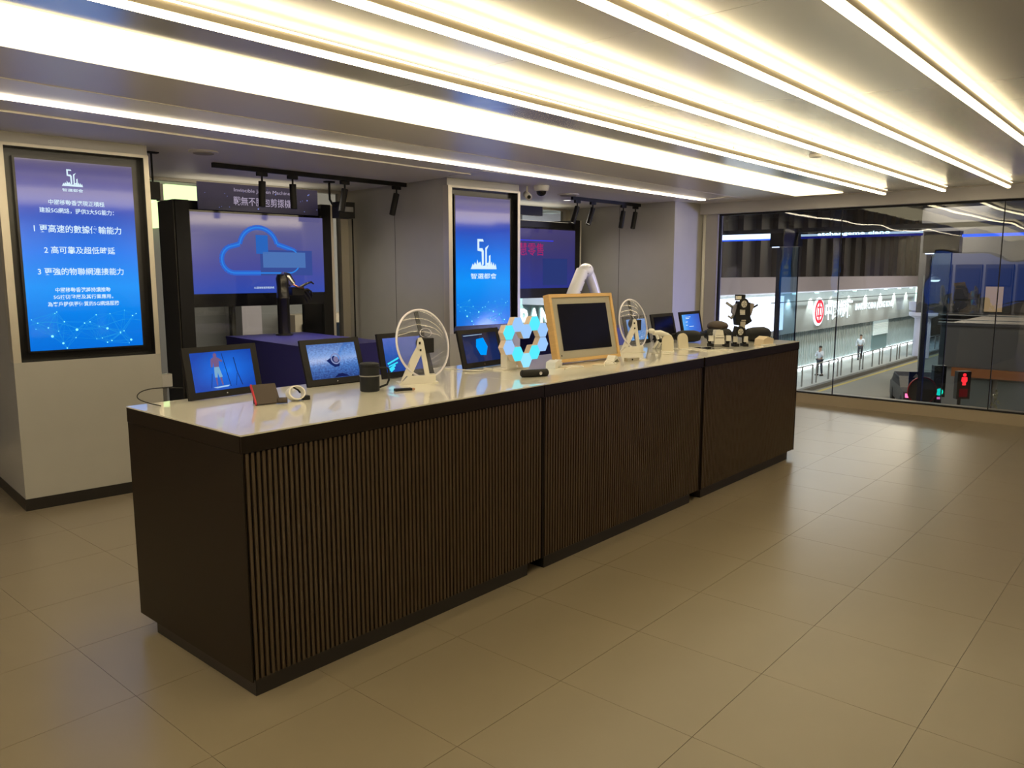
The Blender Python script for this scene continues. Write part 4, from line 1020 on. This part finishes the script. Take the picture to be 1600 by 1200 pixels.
# ------------------------------------------------------------------ canopy beam outside, with fins
bmx = 10.3
cbm = thing('canopy_beam', 'dark canopy beam outside the windows with blue and white light bars', 'beam')
obj('beam', B(bmx, bmx+0.10, -6.0, 3.3, 2.265, 2.33), M_stripe, cbm)
obj('white_light_bar', B(bmx-0.01, bmx+0.02, 2.36, 3.20, 2.185, 2.262), M_whitebar, cbm)
obj('blue_underlight', B(bmx-0.01, bmx+0.02, 2.36, 3.20, 2.165, 2.185), M_bluebar, cbm)
obj('blue_light_bar', B(bmx-0.01, bmx+0.02, -6.0, -0.24, 2.135, 2.17), M_bluebar, cbm)
obj('dim_light_bar', B(bmx-0.01, bmx+0.02, 0.24, 1.90, 2.205, 2.235), emat('dimbar', (0.30, 0.4, 0.5), 1.5), cbm)
obj('blue_edge', B(bmx-0.008, bmx+0.02, 0.24, 1.90, 2.17, 2.20), emat('dimblue', (0.01, 0.015, 0.22), 0.8), cbm)
text('lettering', 'atchangeme ciano', emat('barlet', (0.65, 0.85, 0.95), 2.5), cbm, bmx-0.02, 2.225, 1.15, w=1.0, h=0.06, rz=R(-90), bold=0.02)
for (y0, y1, z0, z1), lab in (((1.92, 2.35, 2.06, 2.262), 'left'), ((-0.225, 0.21, 1.93, 2.215), 'right')):
    b = obj('end_box', B(bmx-0.06, bmx+0.12, y0, y1, z0, z1), M_blackm, cbm)
    obj('lamp', B(bmx-0.05, bmx-0.01, y1-0.13, y1-0.03, z0-0.012, z0), M_whitebar, b)
fdat = (('tall bluish glass fin outside the window beside the white billboard', 1.93, 2.245, 2.05, (M_blackm)), ('tall bluish glass fin with thick dark edge outside, beside the traffic lights', -0.125, 0.165, 1.93, M_blackm))
for lab, y0, y1, zt, mm in fdat:
    f = thing('glass_fin', lab, 'glass fin', (bmx, 0, 0), 0, 'glass fins under the canopy beam')
    obj('blade', B(0.0, 0.012, y0, y1-0.04, -4.5, zt), M_fin, f)
    obj('edge_post', B(-0.03, 0.05, y1-0.055, y1, -4.5, zt), mat('fin_post', (0.012, 0.018, 0.05), 0.3), f)
    obj('edge_seal', B(-0.005, 0.017, y0-0.012, y0, -4.5, zt), M_blackm, f)

# ------------------------------------------------------------------ street outside
road = struct('street_ground', B(-40, 140, -60, 16.0, GZ-0.2, GZ), M_road)
struct('pavement', B(-10, 110, 12.7, 15.9, GZ, -4.35), M_pave)
struct('kerb', B(-10, 110, 12.45, 12.7, GZ, -4.345), M_kerb)
tag(obj('road_marking', B(-10, 100, 12.0, 12.2, GZ, GZ+0.006), M_yellow), 'yellow line painted along the kerb of the street', 'road marking')

FY = 15.8
bf = thing('bank_building', 'long building across the street with ribbed wall and lit bank sign', 'building')
obj('wall_mass', B(-20, 110, FY+0.4, FY+8, -4.35, 14), M_concrete, bf)
obj('ribbed_wall', B(24, 76, FY, FY+0.4, -4.35, -1.85), M_rib, bf)
rb_ = MB()
x = 24.0; rnd = random.Random(9)
while x < 76:
    wd = 0.10 + 0.10*rnd.random(); rb_.box(x, x+wd, FY-0.10, FY, -4.1, -1.85); x += 0.34
tag(obj('ribs', rb_, M_rib, bf), kind='stuff')
obj('base_light', B(24, 75.5, FY-0.16, FY-0.10, -4.33, -4.15), M_base, bf)
obj('sign_fascia', B(24, 76, FY-0.5, FY+0.4, -1.85, 0.55), M_fascia, bf)
obj('canopy_band', B(20, 110, FY-1.2, FY+0.4, 0.55, 1.45), M_band, bf)
obj('upper_wall', B(20, 110, FY-0.2, FY+0.4, 1.45, 14), M_stripe, bf)
xk = 24.0
rnd = random.Random(2)
while xk < 100:
    obj('bronze_fin', B(xk, xk+0.5, FY-0.5, FY-0.2, 1.45, 6.0), M_bronze, bf); xk += 2.2
def bill(x0, x1, z0, z1, m, name='billboard_light'): obj(name, B(x0, x1, FY-0.62, FY-0.5, z0, z1), m, bf)
bill(34.6, 42.6, -1.55, 0.38, M_bill); bill(70.6, 76.0, -1.65, 0.60, M_bill2)
# downlights along the fascia, real lamps
for xk in (43.5, 47.0, 50.5, 54.0, 57.5, 61.0, 64.5, 67.8):
    l = obj('fascia_lamp', B(xk-0.10, xk+0.10, FY-0.95, FY-0.75, 0.45, 0.55), M_bill2, bf)
    d = bpy.data.lights.new('fascia_spot', 'SPOT'); d.energy = 420; d.spot_size = R(80); d.spot_blend = 0.6; d.color = (0.9, 1.0, 0.93); d.shadow_soft_size = 0.05
    o = bpy.data.objects.new('fascia_spot', d); COL.objects.link(o); o.location = (xk, FY-0.85, 0.42); o.rotation_euler = (R(14), 0, 0)
obj('fascia_rail', B(40, 76, FY-1.0, FY-0.96, 0.02, 0.07), M_blackm, bf)
# sign
sg = bf
mt = Matrix.Translation((48.3, FY-0.53, -0.72)) @ Matrix.Rotation(R(90), 4, 'X')
obj('emblem_disc', MB().lathe([(0, 0), (0.88, 0), (0.88, 0.06), (0, 0.06)], 36, mt), M_signw, sg)
lg = MB(); lg.lathe([(0.56, 0.07), (0.74, 0.07), (0.74, 0.10), (0.56, 0.10), (0.56, 0.07)], 36, mt)
lg.box(48.3-0.07, 48.3+0.07, FY-0.63, FY-0.60, -1.45, -0.0)
lg.box(48.3-0.36, 48.3+0.36, FY-0.63, FY-0.60, -0.50, -0.40).box(48.3-0.36, 48.3+0.36, FY-0.63, FY-0.60, -1.04, -0.94).box(48.3-0.36, 48.3-0.28, FY-0.63, FY-0.60, -1.0, -0.44).box(48.3+0.28, 48.3+0.36, FY-0.63, FY-0.60, -1.0, -0.44)
obj('emblem_mark', lg, M_signr, sg)
text('sign_lettering', '中國銀行', M_signw, sg, 52.1, -0.72, FY-0.56, w=5.2, h=1.25, bold=0.03)
text('sign_lettering', 'BANK OF CHINA (HONG KONG)', M_signw, sg, 59.8, -0.72, FY-0.56, w=9.0, h=0.62, bold=0.03)
# door with shutter
obj('door_panel', B(61.0, 64.6, FY-0.13, FY, -4.3, -3.0), mat('teal_door', (0.22, 0.34, 0.36), 0.4), sg)
for k in range(9): obj('shutter_slat', B(61.0, 64.6, FY-0.20, FY-0.12, -3.0+0.127*k, -2.9+0.127*k), mat('shutter', (0.75, 0.78, 0.75), 0.5, emit=(0.85, 1, 0.95), strength=0.35) if k == 0 else MATS['shutter'], sg)  # faint emission put into the slats so the shutter looks lit
# parts of the same row seen through the alcoves
obj('green_lit_sign', B(7.3, 8.15, FY-0.1, FY+0.4, 3.40, 3.72), M_greenlit, bf)
obj('green_lit_side', B(6.9, 7.2, FY-0.1, FY+0.4, 2.72, 3.62), M_greenlit, bf)
obj('beige_column', B(8.9, 9.45, FY-0.4, FY+0.4, -4.35, 3.2), mat('lilac_column', (0.46, 0.40, 0.42), 0.6), bf)
obj('beige_front', B(10.5, 15, FY-0.3, FY+0.4, -4.35, 0.55), M_beige, bf)
for k in range(4):
    for q in range(3):
        a = obj('shop_window', B(10.7+1.05*k, 11.6+1.05*k, FY-0.36, FY-0.3, -0.25-0.85*q, 0.30-0.85*q), M_win, bf)
obj('teal_wall', B(18.0, 23.5, FY-0.2, FY+0.4, -2.0, 2.2), M_teal, bf)
text('sign_lettering', 'BANK', emat('bank_white', (0.9, 1.0, 0.98), 4.5), bf, 21.1, -0.02, FY-0.24, w=2.5, h=0.85, bold=0.02)
area('alcove_street_light', (20.5, FY-2.5, 2.5), (R(50), 0, 0), 4, 0.5, 1400, (0.85, 1.0, 0.98))
area('shop_awning_light', (9, FY-3.5, 3.2), (R(40), 0, 0), 14, 0.5, 80, (1.0, 0.95, 0.85))
area('canopy_soffit_light', (50, FY-1.5, 0.50), (R(25), 0, 0), 50, 0.2, 900, (0.85, 1.0, 0.97))

# railing posts and rails beside the kerb
for k, x in enumerate(range(38, 70, 4)):
    r_ = thing('street_railing', 'metal railing on the far kerb, %s in line from the corner of the last counter' % ('first','second','third','fourth','fifth','sixth','seventh','eighth')[k], 'railing', (x, 12.95, -4.35), 0, 'railings along the kerb')
    for q in (0.1, 2.0, 3.5): obj('post', MB().tube([(q, 0, 0), (q, 0, 1.05)], 0.045, 6), M_grey, r_)
    obj('rail', MB().tube([(0.1, 0, 1.05), (3.5, 0, 1.05)], 0.035, 6), M_grey, r_)

# round white column at the far end
rc = thing('street_column', 'round lilac white column at the far end of the bank wall', 'column', (61.5, 12.4, -4.5))
obj('shaft', MB().lathe([(0.55, 0), (0.55, 2.9)], 24), mat('column_white', (0.6, 0.58, 0.75), 0.5), rc, smooth=True)
obj('capital', MB().lathe([(0.55, 2.9), (0.95, 3.1), (0.95, 3.35), (0.7, 3.4), (0.95, 3.5), (1.0, 4.1), (0, 4.1)], 24), MATS['column_white'], rc, smooth=True)

# overpass building to the right
ov = thing('footbridge_building', 'dark grey building on the right with orange band and shop front', 'building')
obj('parapet_wall', B(34, 46, -40, 5.15, -2.1, -0.40), mat('overpass_grey', (0.10, 0.09, 0.085), 0.7), ov)
obj('ledge', B(33.9, 34.3, -40, 5.25, -0.42, -0.30), M_stripe, ov)
obj('rail_bar', B(33.95, 34.05, -40, 5.2, -0.02, 0.02), M_grey, ov)
obj('rail_bar', B(33.95, 34.05, -40, 5.2, -0.20, -0.17), M_grey, ov)
obj('orange_band', B(33.8, 34.2, -40, 4.6, -2.45, -2.1), mat('orange_band', (0.30, 0.09, 0.015), 0.6), ov)
obj('shop_wall', B(34.2, 46, -40, 5.0, GZ, -2.1), M_concrete, ov)
for k in range(5): obj('shop_panel', B(34.05, 34.2, 4.3-1.3*k-1.1, 4.3-1.3*k, -4.4, -2.55), mat('shop_glass', (0.10, 0.12, 0.12), 0.2) if k == 0 else (MATS['shop_glass'] if k < 2 else (mat('shop_teal', (0.20, 0.27, 0.28), 0.4) if k == 2 else MATS['shop_teal'])), ov)
obj('upper_wall', B(44, 50, -40, 8.6, -0.4, 16), mat('upper_grey', (0.05, 0.05, 0.06), 0.6), ov)
M_owin = mat('office_window', (0.04, 0.04, 0.06), 0.2, emit=(0.02, 0.05, 0.20), strength=0.5)
M_owin2 = mat('office_window_warm', (0.05, 0.04, 0.03), 0.3, emit=(0.35, 0.22, 0.10), strength=0.7)
M_dwin = mat('office_window_dark', (0.015, 0.015, 0.02), 0.15)
for k in range(8):
    mm = (M_dwin, M_dwin, M_owin2, M_dwin, M_owin2, M_dwin, M_owin, M_dwin)[k]
    f = obj('window', B(43.9, 44.0, 8.2-1.35*k-1.2, 8.2-1.35*k, -0.3, 2.1), M_blackm, ov)
    wm = mm is M_owin2
    obj('pane', B(43.85, 43.9, 8.2-1.35*k-1.12, 8.2-1.35*k-0.08, 1.05 if wm else 0.35, 1.9), M_dwin if wm else mm, f)
    obj('pane', B(43.85, 43.9, 8.2-1.35*k-(0.85 if wm else 1.12), 8.2-1.35*k-0.08, -0.25, 1.0 if wm else 0.25), mm if wm else M_dwin, f)

sl_ = thing('street_lamp', 'hanging street lamp with glowing head beside the dark building', 'street lamp', (24, 3.15, GZ))
obj('pole', MB().tube([(0, 0.30, 0), (0, 0.30, 6.15)], 0.05, 10), M_grey, sl_)
obj('arm', MB().tube([(0, 0.30, 6.1), (0, 0.10, 6.15)], 0.03, 8), M_grey, sl_)
obj('head', MB().lathe([(0, 0.10), (0.10, 0.08), (0.17, 0.0)], 18, Matrix.Translation((0, 0.05, 6.02))), M_grey, sl_, smooth=True)
obj('lamp', MB().lathe([(0.15, 0.0), (0.10, -0.05), (0, -0.06)], 18, Matrix.Translation((0, 0.05, 6.02))), M_lens, sl_, smooth=True)

# traffic lights
def signal(x, y, ztop, label, cols, cat='traffic light'):
    t = thing('traffic_light', label, cat, (x, y, GZ), R(-60-0))
    obj('pole', MB().tube([(0, 0, 0), (0, 0, ztop-GZ-0.1)], 0.05, 10), M_blackm, t)
    n = len(cols); hh_ = 0.30*n
    obj('housing', B(-0.16, 0.16, -0.30, -0.05, ztop-GZ-hh_, ztop-GZ), M_blackm, t, bevel=0.02)
    for k, c in enumerate(cols):
        zc = ztop-GZ-0.15-0.30*k
        obj('visor', MB().torus(0.12, 0.012, 20, 6, Matrix.Translation((0, -0.36, zc)), arc=2*PI), M_blackm, t)
        obj('lamp', MB().lathe([(0, 0.0), (0.105, 0.0)], 20, Matrix.Translation((0, -0.31, zc)) @ Matrix.Rotation(R(90), 4, 'X')), c, t)
    return t
M_off = mat('lamp_off', (0.03, 0.02, 0.02), 0.3)
M_gr = emat('signal_green', (0.0, 0.9, 0.55), 1.6); M_rd = emat('signal_red', (1.0, 0.02, 0.03), 1.6)
signal(23.5, 2.85, -0.95, 'three lamp traffic light showing green near the glass fin', [M_off, M_off, M_gr])
t = thing('pedestrian_signal', 'pedestrian signal with a glowing red standing man', 'traffic light', (24.0, 2.33, GZ), R(-50))
obj('pole', MB().tube([(0, 0, 0), (0, 0, 2.8)], 0.05, 10), M_blackm, t)
obj('housing', B(-0.19, 0.19, -0.2, -0.03, 2.62, 3.42), M_blackm, t, bevel=0.02)
mm = MB(); mm.prism([(0.05*math.cos(a*PI/4), 3.32+0.05*math.sin(a*PI/4)) for a in range(8)], -0.215, -0.205)
mm.prism([(-0.075, 3.26), (0.075, 3.26), (0.085, 3.14), (0.045, 3.10), (0.05, 3.02), (-0.05, 3.02), (-0.045, 3.10), (-0.085, 3.14)], -0.215, -0.205)
obj('red_man', mm, M_rd, t)
obj('lower_lamp', B(-0.12, 0.12, -0.205, -0.2, 2.68, 2.92), emat('dimred', (0.10, 0.0, 0.004), 0.6), t)

ts = thing('direction_sign', 'square blue sign with a white upward arrow outside', 'traffic sign', (22.0, 3.03, GZ), R(-55))
obj('pole', MB().tube([(0.0, 0.03, 0), (0.0, 0.03, 3.5)], 0.04, 8), M_grey, ts)
obj('plate', B(-0.19, 0.19, -0.02, 0.0, 3.10, 3.52), mat('sign_blue', (0.01, 0.03, 0.12), 0.5), ts)
obj('arrow', MB().prism([(-0.03, 3.16), (0.03, 3.16), (0.03, 3.36), (0.09, 3.36), (0, 3.47), (-0.09, 3.36), (-0.03, 3.36)], -0.026, -0.021), mat('sign_white_paint', (0.5, 0.5, 0.5), 0.5), ts)
rs = thing('round_sign', 'round red rimmed sign seen from the window, under the arrow sign', 'traffic sign', (21.7, 2.80, GZ), R(-55))
mt = Matrix.Translation((0, -0.05, 3.05)) @ Matrix.Rotation(R(90), 4, 'X')
obj('pole', MB().tube([(0.0, 0.0, 0), (0.0, 0.0, 3.0)], 0.04, 8), M_grey, rs)
obj('disc', MB().lathe([(0, -0.01), (0.37, -0.01), (0.37, 0.0), (0, 0.0)], 36, mt), mat('sign_face', (0.16, 0.14, 0.11), 0.6), rs)
obj('rim', MB().torus(0.37, 0.020, 40, 6, Matrix.Translation((0, -0.06, 3.05))), M_red, rs)

# parked car
mat('car_glass', (0.01, 0.01, 0.015), 0.6, spec=0.1)
mat('car_rear', (0.012, 0.012, 0.015), 0.6, spec=0.1)
cr = thing('car', 'dark car with glowing pink tail lamp at the road, half hidden by signs', 'car', (39.0, 7.1, GZ), R(203))
obj('body', MB().prism([(-2.1, 0.25), (2.1, 0.25), (2.15, 0.6), (2.0, 0.85), (1.1, 0.95), (0.55, 1.42), (-1.0, 1.45), (-1.75, 0.98), (-2.1, 0.9)], -0.85, 0.85), mat('car_paint', (0.015, 0.015, 0.022), 0.45, spec=0.2), cr, bevel=0.05)
obj('side_window', MB().prism([(-1.45, 0.98), (0.95, 0.98), (0.5, 1.36), (-0.95, 1.38)], -0.862, 0.862), MATS['car_glass'], cr)
obj('rear_window', B(-1.80, -1.70, -0.6, 0.6, 1.0, 1.1), MATS['car_glass'], cr)
for sx in (-1.35, 1.35):
    for sy in (-0.8, 0.8):
        obj('wheel', MB().lathe([(0, -0.1), (0.25, -0.1), (0.32, -0.07), (0.32, 0.07), (0.25, 0.1), (0, 0.1)], 18, Matrix.Translation((sx, sy, 0.32)) @ Matrix.Rotation(R(90), 4, 'X')), M_blackm, cr, smooth=True)
for sy in (-0.62, 0.62): obj('tail_lamp', B(2.08, 2.20, sy-0.16, sy+0.16, 0.62, 0.80), emat('tail', (1.0, 0.15, 0.35), 2.0) if sy < 0 else MATS['tail'], cr)

# small leafy street tree lit by the shop
tr_ = thing('street_tree', 'small bare tree with glinting leaves before the shop front', 'tree', (22.0, 1.05, GZ))
obj('trunk', MB().tube([(0, 0, 0), (0.02, 0.02, 1.2), (0.0, 0.10, 2.3), (0.0, 0.16, 3.0)], [0.05, 0.04, 0.025, 0.01], 8), M_leather, tr_, smooth=True)
lv = MB(); rnd = random.Random(5)
for k in range(90):
    z = 1.6 + 1.6*rnd.random(); a = rnd.random()*6.28; rr = 0.22*rnd.random()*(3.4-z)/1.2
    lv.box(-0.02, 0.02, -0.002, 0.002, -0.03, 0.03, Matrix.Translation((rr*math.cos(a), 0.05+rr*math.sin(a)*1.2, z)) @ Matrix.Rotation(rnd.random()*3, 4, 'X') @ Matrix.Rotation(rnd.random()*3, 4, 'Z'))
tag(obj('leaves', lv, mat('leaf_glint', (0.35, 0.33, 0.2), 0.2, metal=0.3), tr_), kind='stuff')

# ------------------------------------------------------------------ people on the far pavement
def skin_mesh(name, joints, edges, m, parent, sub=2):
    me = bpy.data.meshes.new(name)
    me.from_pydata([j[0] for j in joints], edges, [])
    o = bpy.data.objects.new(name, me); COL.objects.link(o)
    sk = o.modifiers.new('skin', 'SKIN'); sb_ = o.modifiers.new('sub', 'SUBSURF'); sb_.levels = sub; sb_.render_levels = sub
    for v, j in zip(me.skin_vertices[0].data, joints):
        r = j[1]; v.radius = (r, r) if not isinstance(r, tuple) else r
    me.skin_vertices[0].data[0].use_root = True
    dg = bpy.context.evaluated_depsgraph_get()
    nm = bpy.data.meshes.new_from_object(o.evaluated_get(dg))
    bpy.data.objects.remove(o)
    nm.materials.clear(); nm.materials.append(m)
    for p in nm.polygons: p.use_smooth = True
    r_ = bpy.data.objects.new(name, nm); COL.objects.link(r_); r_.parent = parent
    return r_
M_skin = mat('skin', (0.42, 0.26, 0.19), 0.6); M_hair = mat('hair', (0.01, 0.009, 0.009), 0.6)
M_shirt = mat('white_shirt', (0.62, 0.66, 0.75), 0.8); M_trous = mat('dark_trousers', (0.025, 0.03, 0.05), 0.8)
def person(loc, rz, label, pose):
    t = thing('person', label, 'person', loc, rz)
    # joints: pelvis first
    if pose == 'standing':
        LH, LK, LF = (-0.09, 0, 0.90), (-0.11, -0.02, 0.48), (-0.13, 0.02, 0.08)
        RH, RK, RF = (0.09, 0, 0.90), (0.14, -0.03, 0.48), (0.16, 0.02, 0.08)
        LE, LW = (-0.24, -0.08, 1.15), (-0.05, -0.24, 1.22)
        RE, RW = (0.25, -0.10, 1.16), (0.10, -0.22, 1.42)
    else:
        LH, LK, LF = (-0.09, 0, 0.90), (-0.10, -0.14, 0.50), (-0.10, -0.10, 0.10)
        RH, RK, RF = (0.09, 0, 0.90), (0.09, 0.05, 0.48), (0.09, 0.30, 0.14)
        LE, LW = (-0.27, 0.05, 1.15), (-0.26, -0.08, 0.92)
        RE, RW = (0.26, -0.08, 1.16), (0.14, -0.24, 1.36)
    LSh, RSh = (-0.18, 0, 1.41), (0.18, 0, 1.41)
    J = [((0, 0, 0.95), 0.13), ((0, 0, 1.15), 0.12), ((0, 0, 1.36), 0.13), ((0, 0, 1.48), 0.055), ((0, -0.01, 1.56), 0.07), ((0, -0.02, 1.66), 0.085), ((0, -0.01, 1.72), 0.06),
         (LSh, 0.055), (LE, 0.042), (LW, 0.030), (RSh, 0.055), (RE, 0.042), (RW, 0.030),
         (LH, 0.085), (LK, 0.055), (LF, 0.035), (RH, 0.085), (RK, 0.055), (RF, 0.035)]
    E_ = [(0,1),(1,2),(2,3),(3,4),(4,5),(5,6),(2,7),(7,8),(8,9),(2,10),(10,11),(11,12),(0,13),(13,14),(14,15),(0,16),(16,17),(17,18)]
    # feet and hands
    def ext(j, p, r): J.append((p, r)); E_.append((j, len(J)-1))
    ext(15, (LF[0], LF[1]-0.13, LF[2]-0.04), 0.035); ext(18, (RF[0], RF[1]-0.13, RF[2]-0.04), 0.035)
    body = skin_mesh('body', J, E_, M_skin, t, 1)
    for (wx, wy, wz) in (LW, RW):
        for k in range(4):
            obj('finger', MB().tube([(wx, wy, wz), (wx+(k-1.5)*0.018, wy-0.05, wz+0.02), (wx+(k-1.5)*0.02, wy-0.09, wz+0.03)], [0.014, 0.009, 0.007], 6), M_skin, body)
        obj('thumb', MB().tube([(wx, wy, wz), (wx+0.035, wy-0.03, wz+0.04)], [0.013, 0.008], 6), M_skin, body)
    SJ = [((0, 0, 0.96), 0.15), ((0, 0, 1.15), 0.145), ((0, 0, 1.37), 0.15), ((0, 0, 1.46), 0.07), (LSh, 0.075), (LE, 0.058), (LW, 0.042), (RSh, 0.075), (RE, 0.058), (RW, 0.042)]
    skin_mesh('shirt', SJ, [(0,1),(1,2),(2,3),(2,4),(4,5),(5,6),(2,7),(7,8),(8,9)], M_shirt, t, 1)
    TJ = [((0, 0, 0.97), 0.145), (LH, 0.10), (LK, 0.075), ((LF[0], LF[1], LF[2]+0.02), 0.06), (RH, 0.10), (RK, 0.075), ((RF[0], RF[1], RF[2]+0.02), 0.06)]
    skin_mesh('trousers', TJ, [(0,1),(1,2),(2,3),(0,4),(4,5),(5,6)], M_trous, t, 1)
    obj('hair', MB().sphere((0, 0.015, 1.695), 0.098, 14, (0.95, 1.05, 0.85)), M_hair, t, smooth=True)
    obj('nose', MB().tube([(0, -0.095, 1.66), (0, -0.118, 1.64)], [0.01, 0.014], 6), M_skin, t)
    for s in (-1, 1):
        obj('eye', MB().sphere((s*0.03, -0.092, 1.665), 0.009, 8), M_blackm, t)
        obj('ear', MB().sphere((s*0.088, -0.01, 1.65), 0.022, 8, (0.5, 1, 1.3)), M_skin, t)
        f = (LF, RF)[s > 0]
        obj('shoe', MB().box(f[0]-0.05, f[0]+0.05, f[1]-0.19, f[1]+0.07, f[2]-0.08, f[2]+0.01), M_blackm, t, bevel=0.02)
    obj('mouth', B(-0.022, 0.022, -0.098, -0.090, 1.612, 1.618), M_red, t)
    return t
person((45.2, 13.9, -4.35), R(-100), 'person in white shirt and dark trousers standing with hands raised to the face', 'standing')
person((55.8, 14.9, -4.35), R(-75), 'person in white shirt and dark trousers walking along the pavement', 'walking')
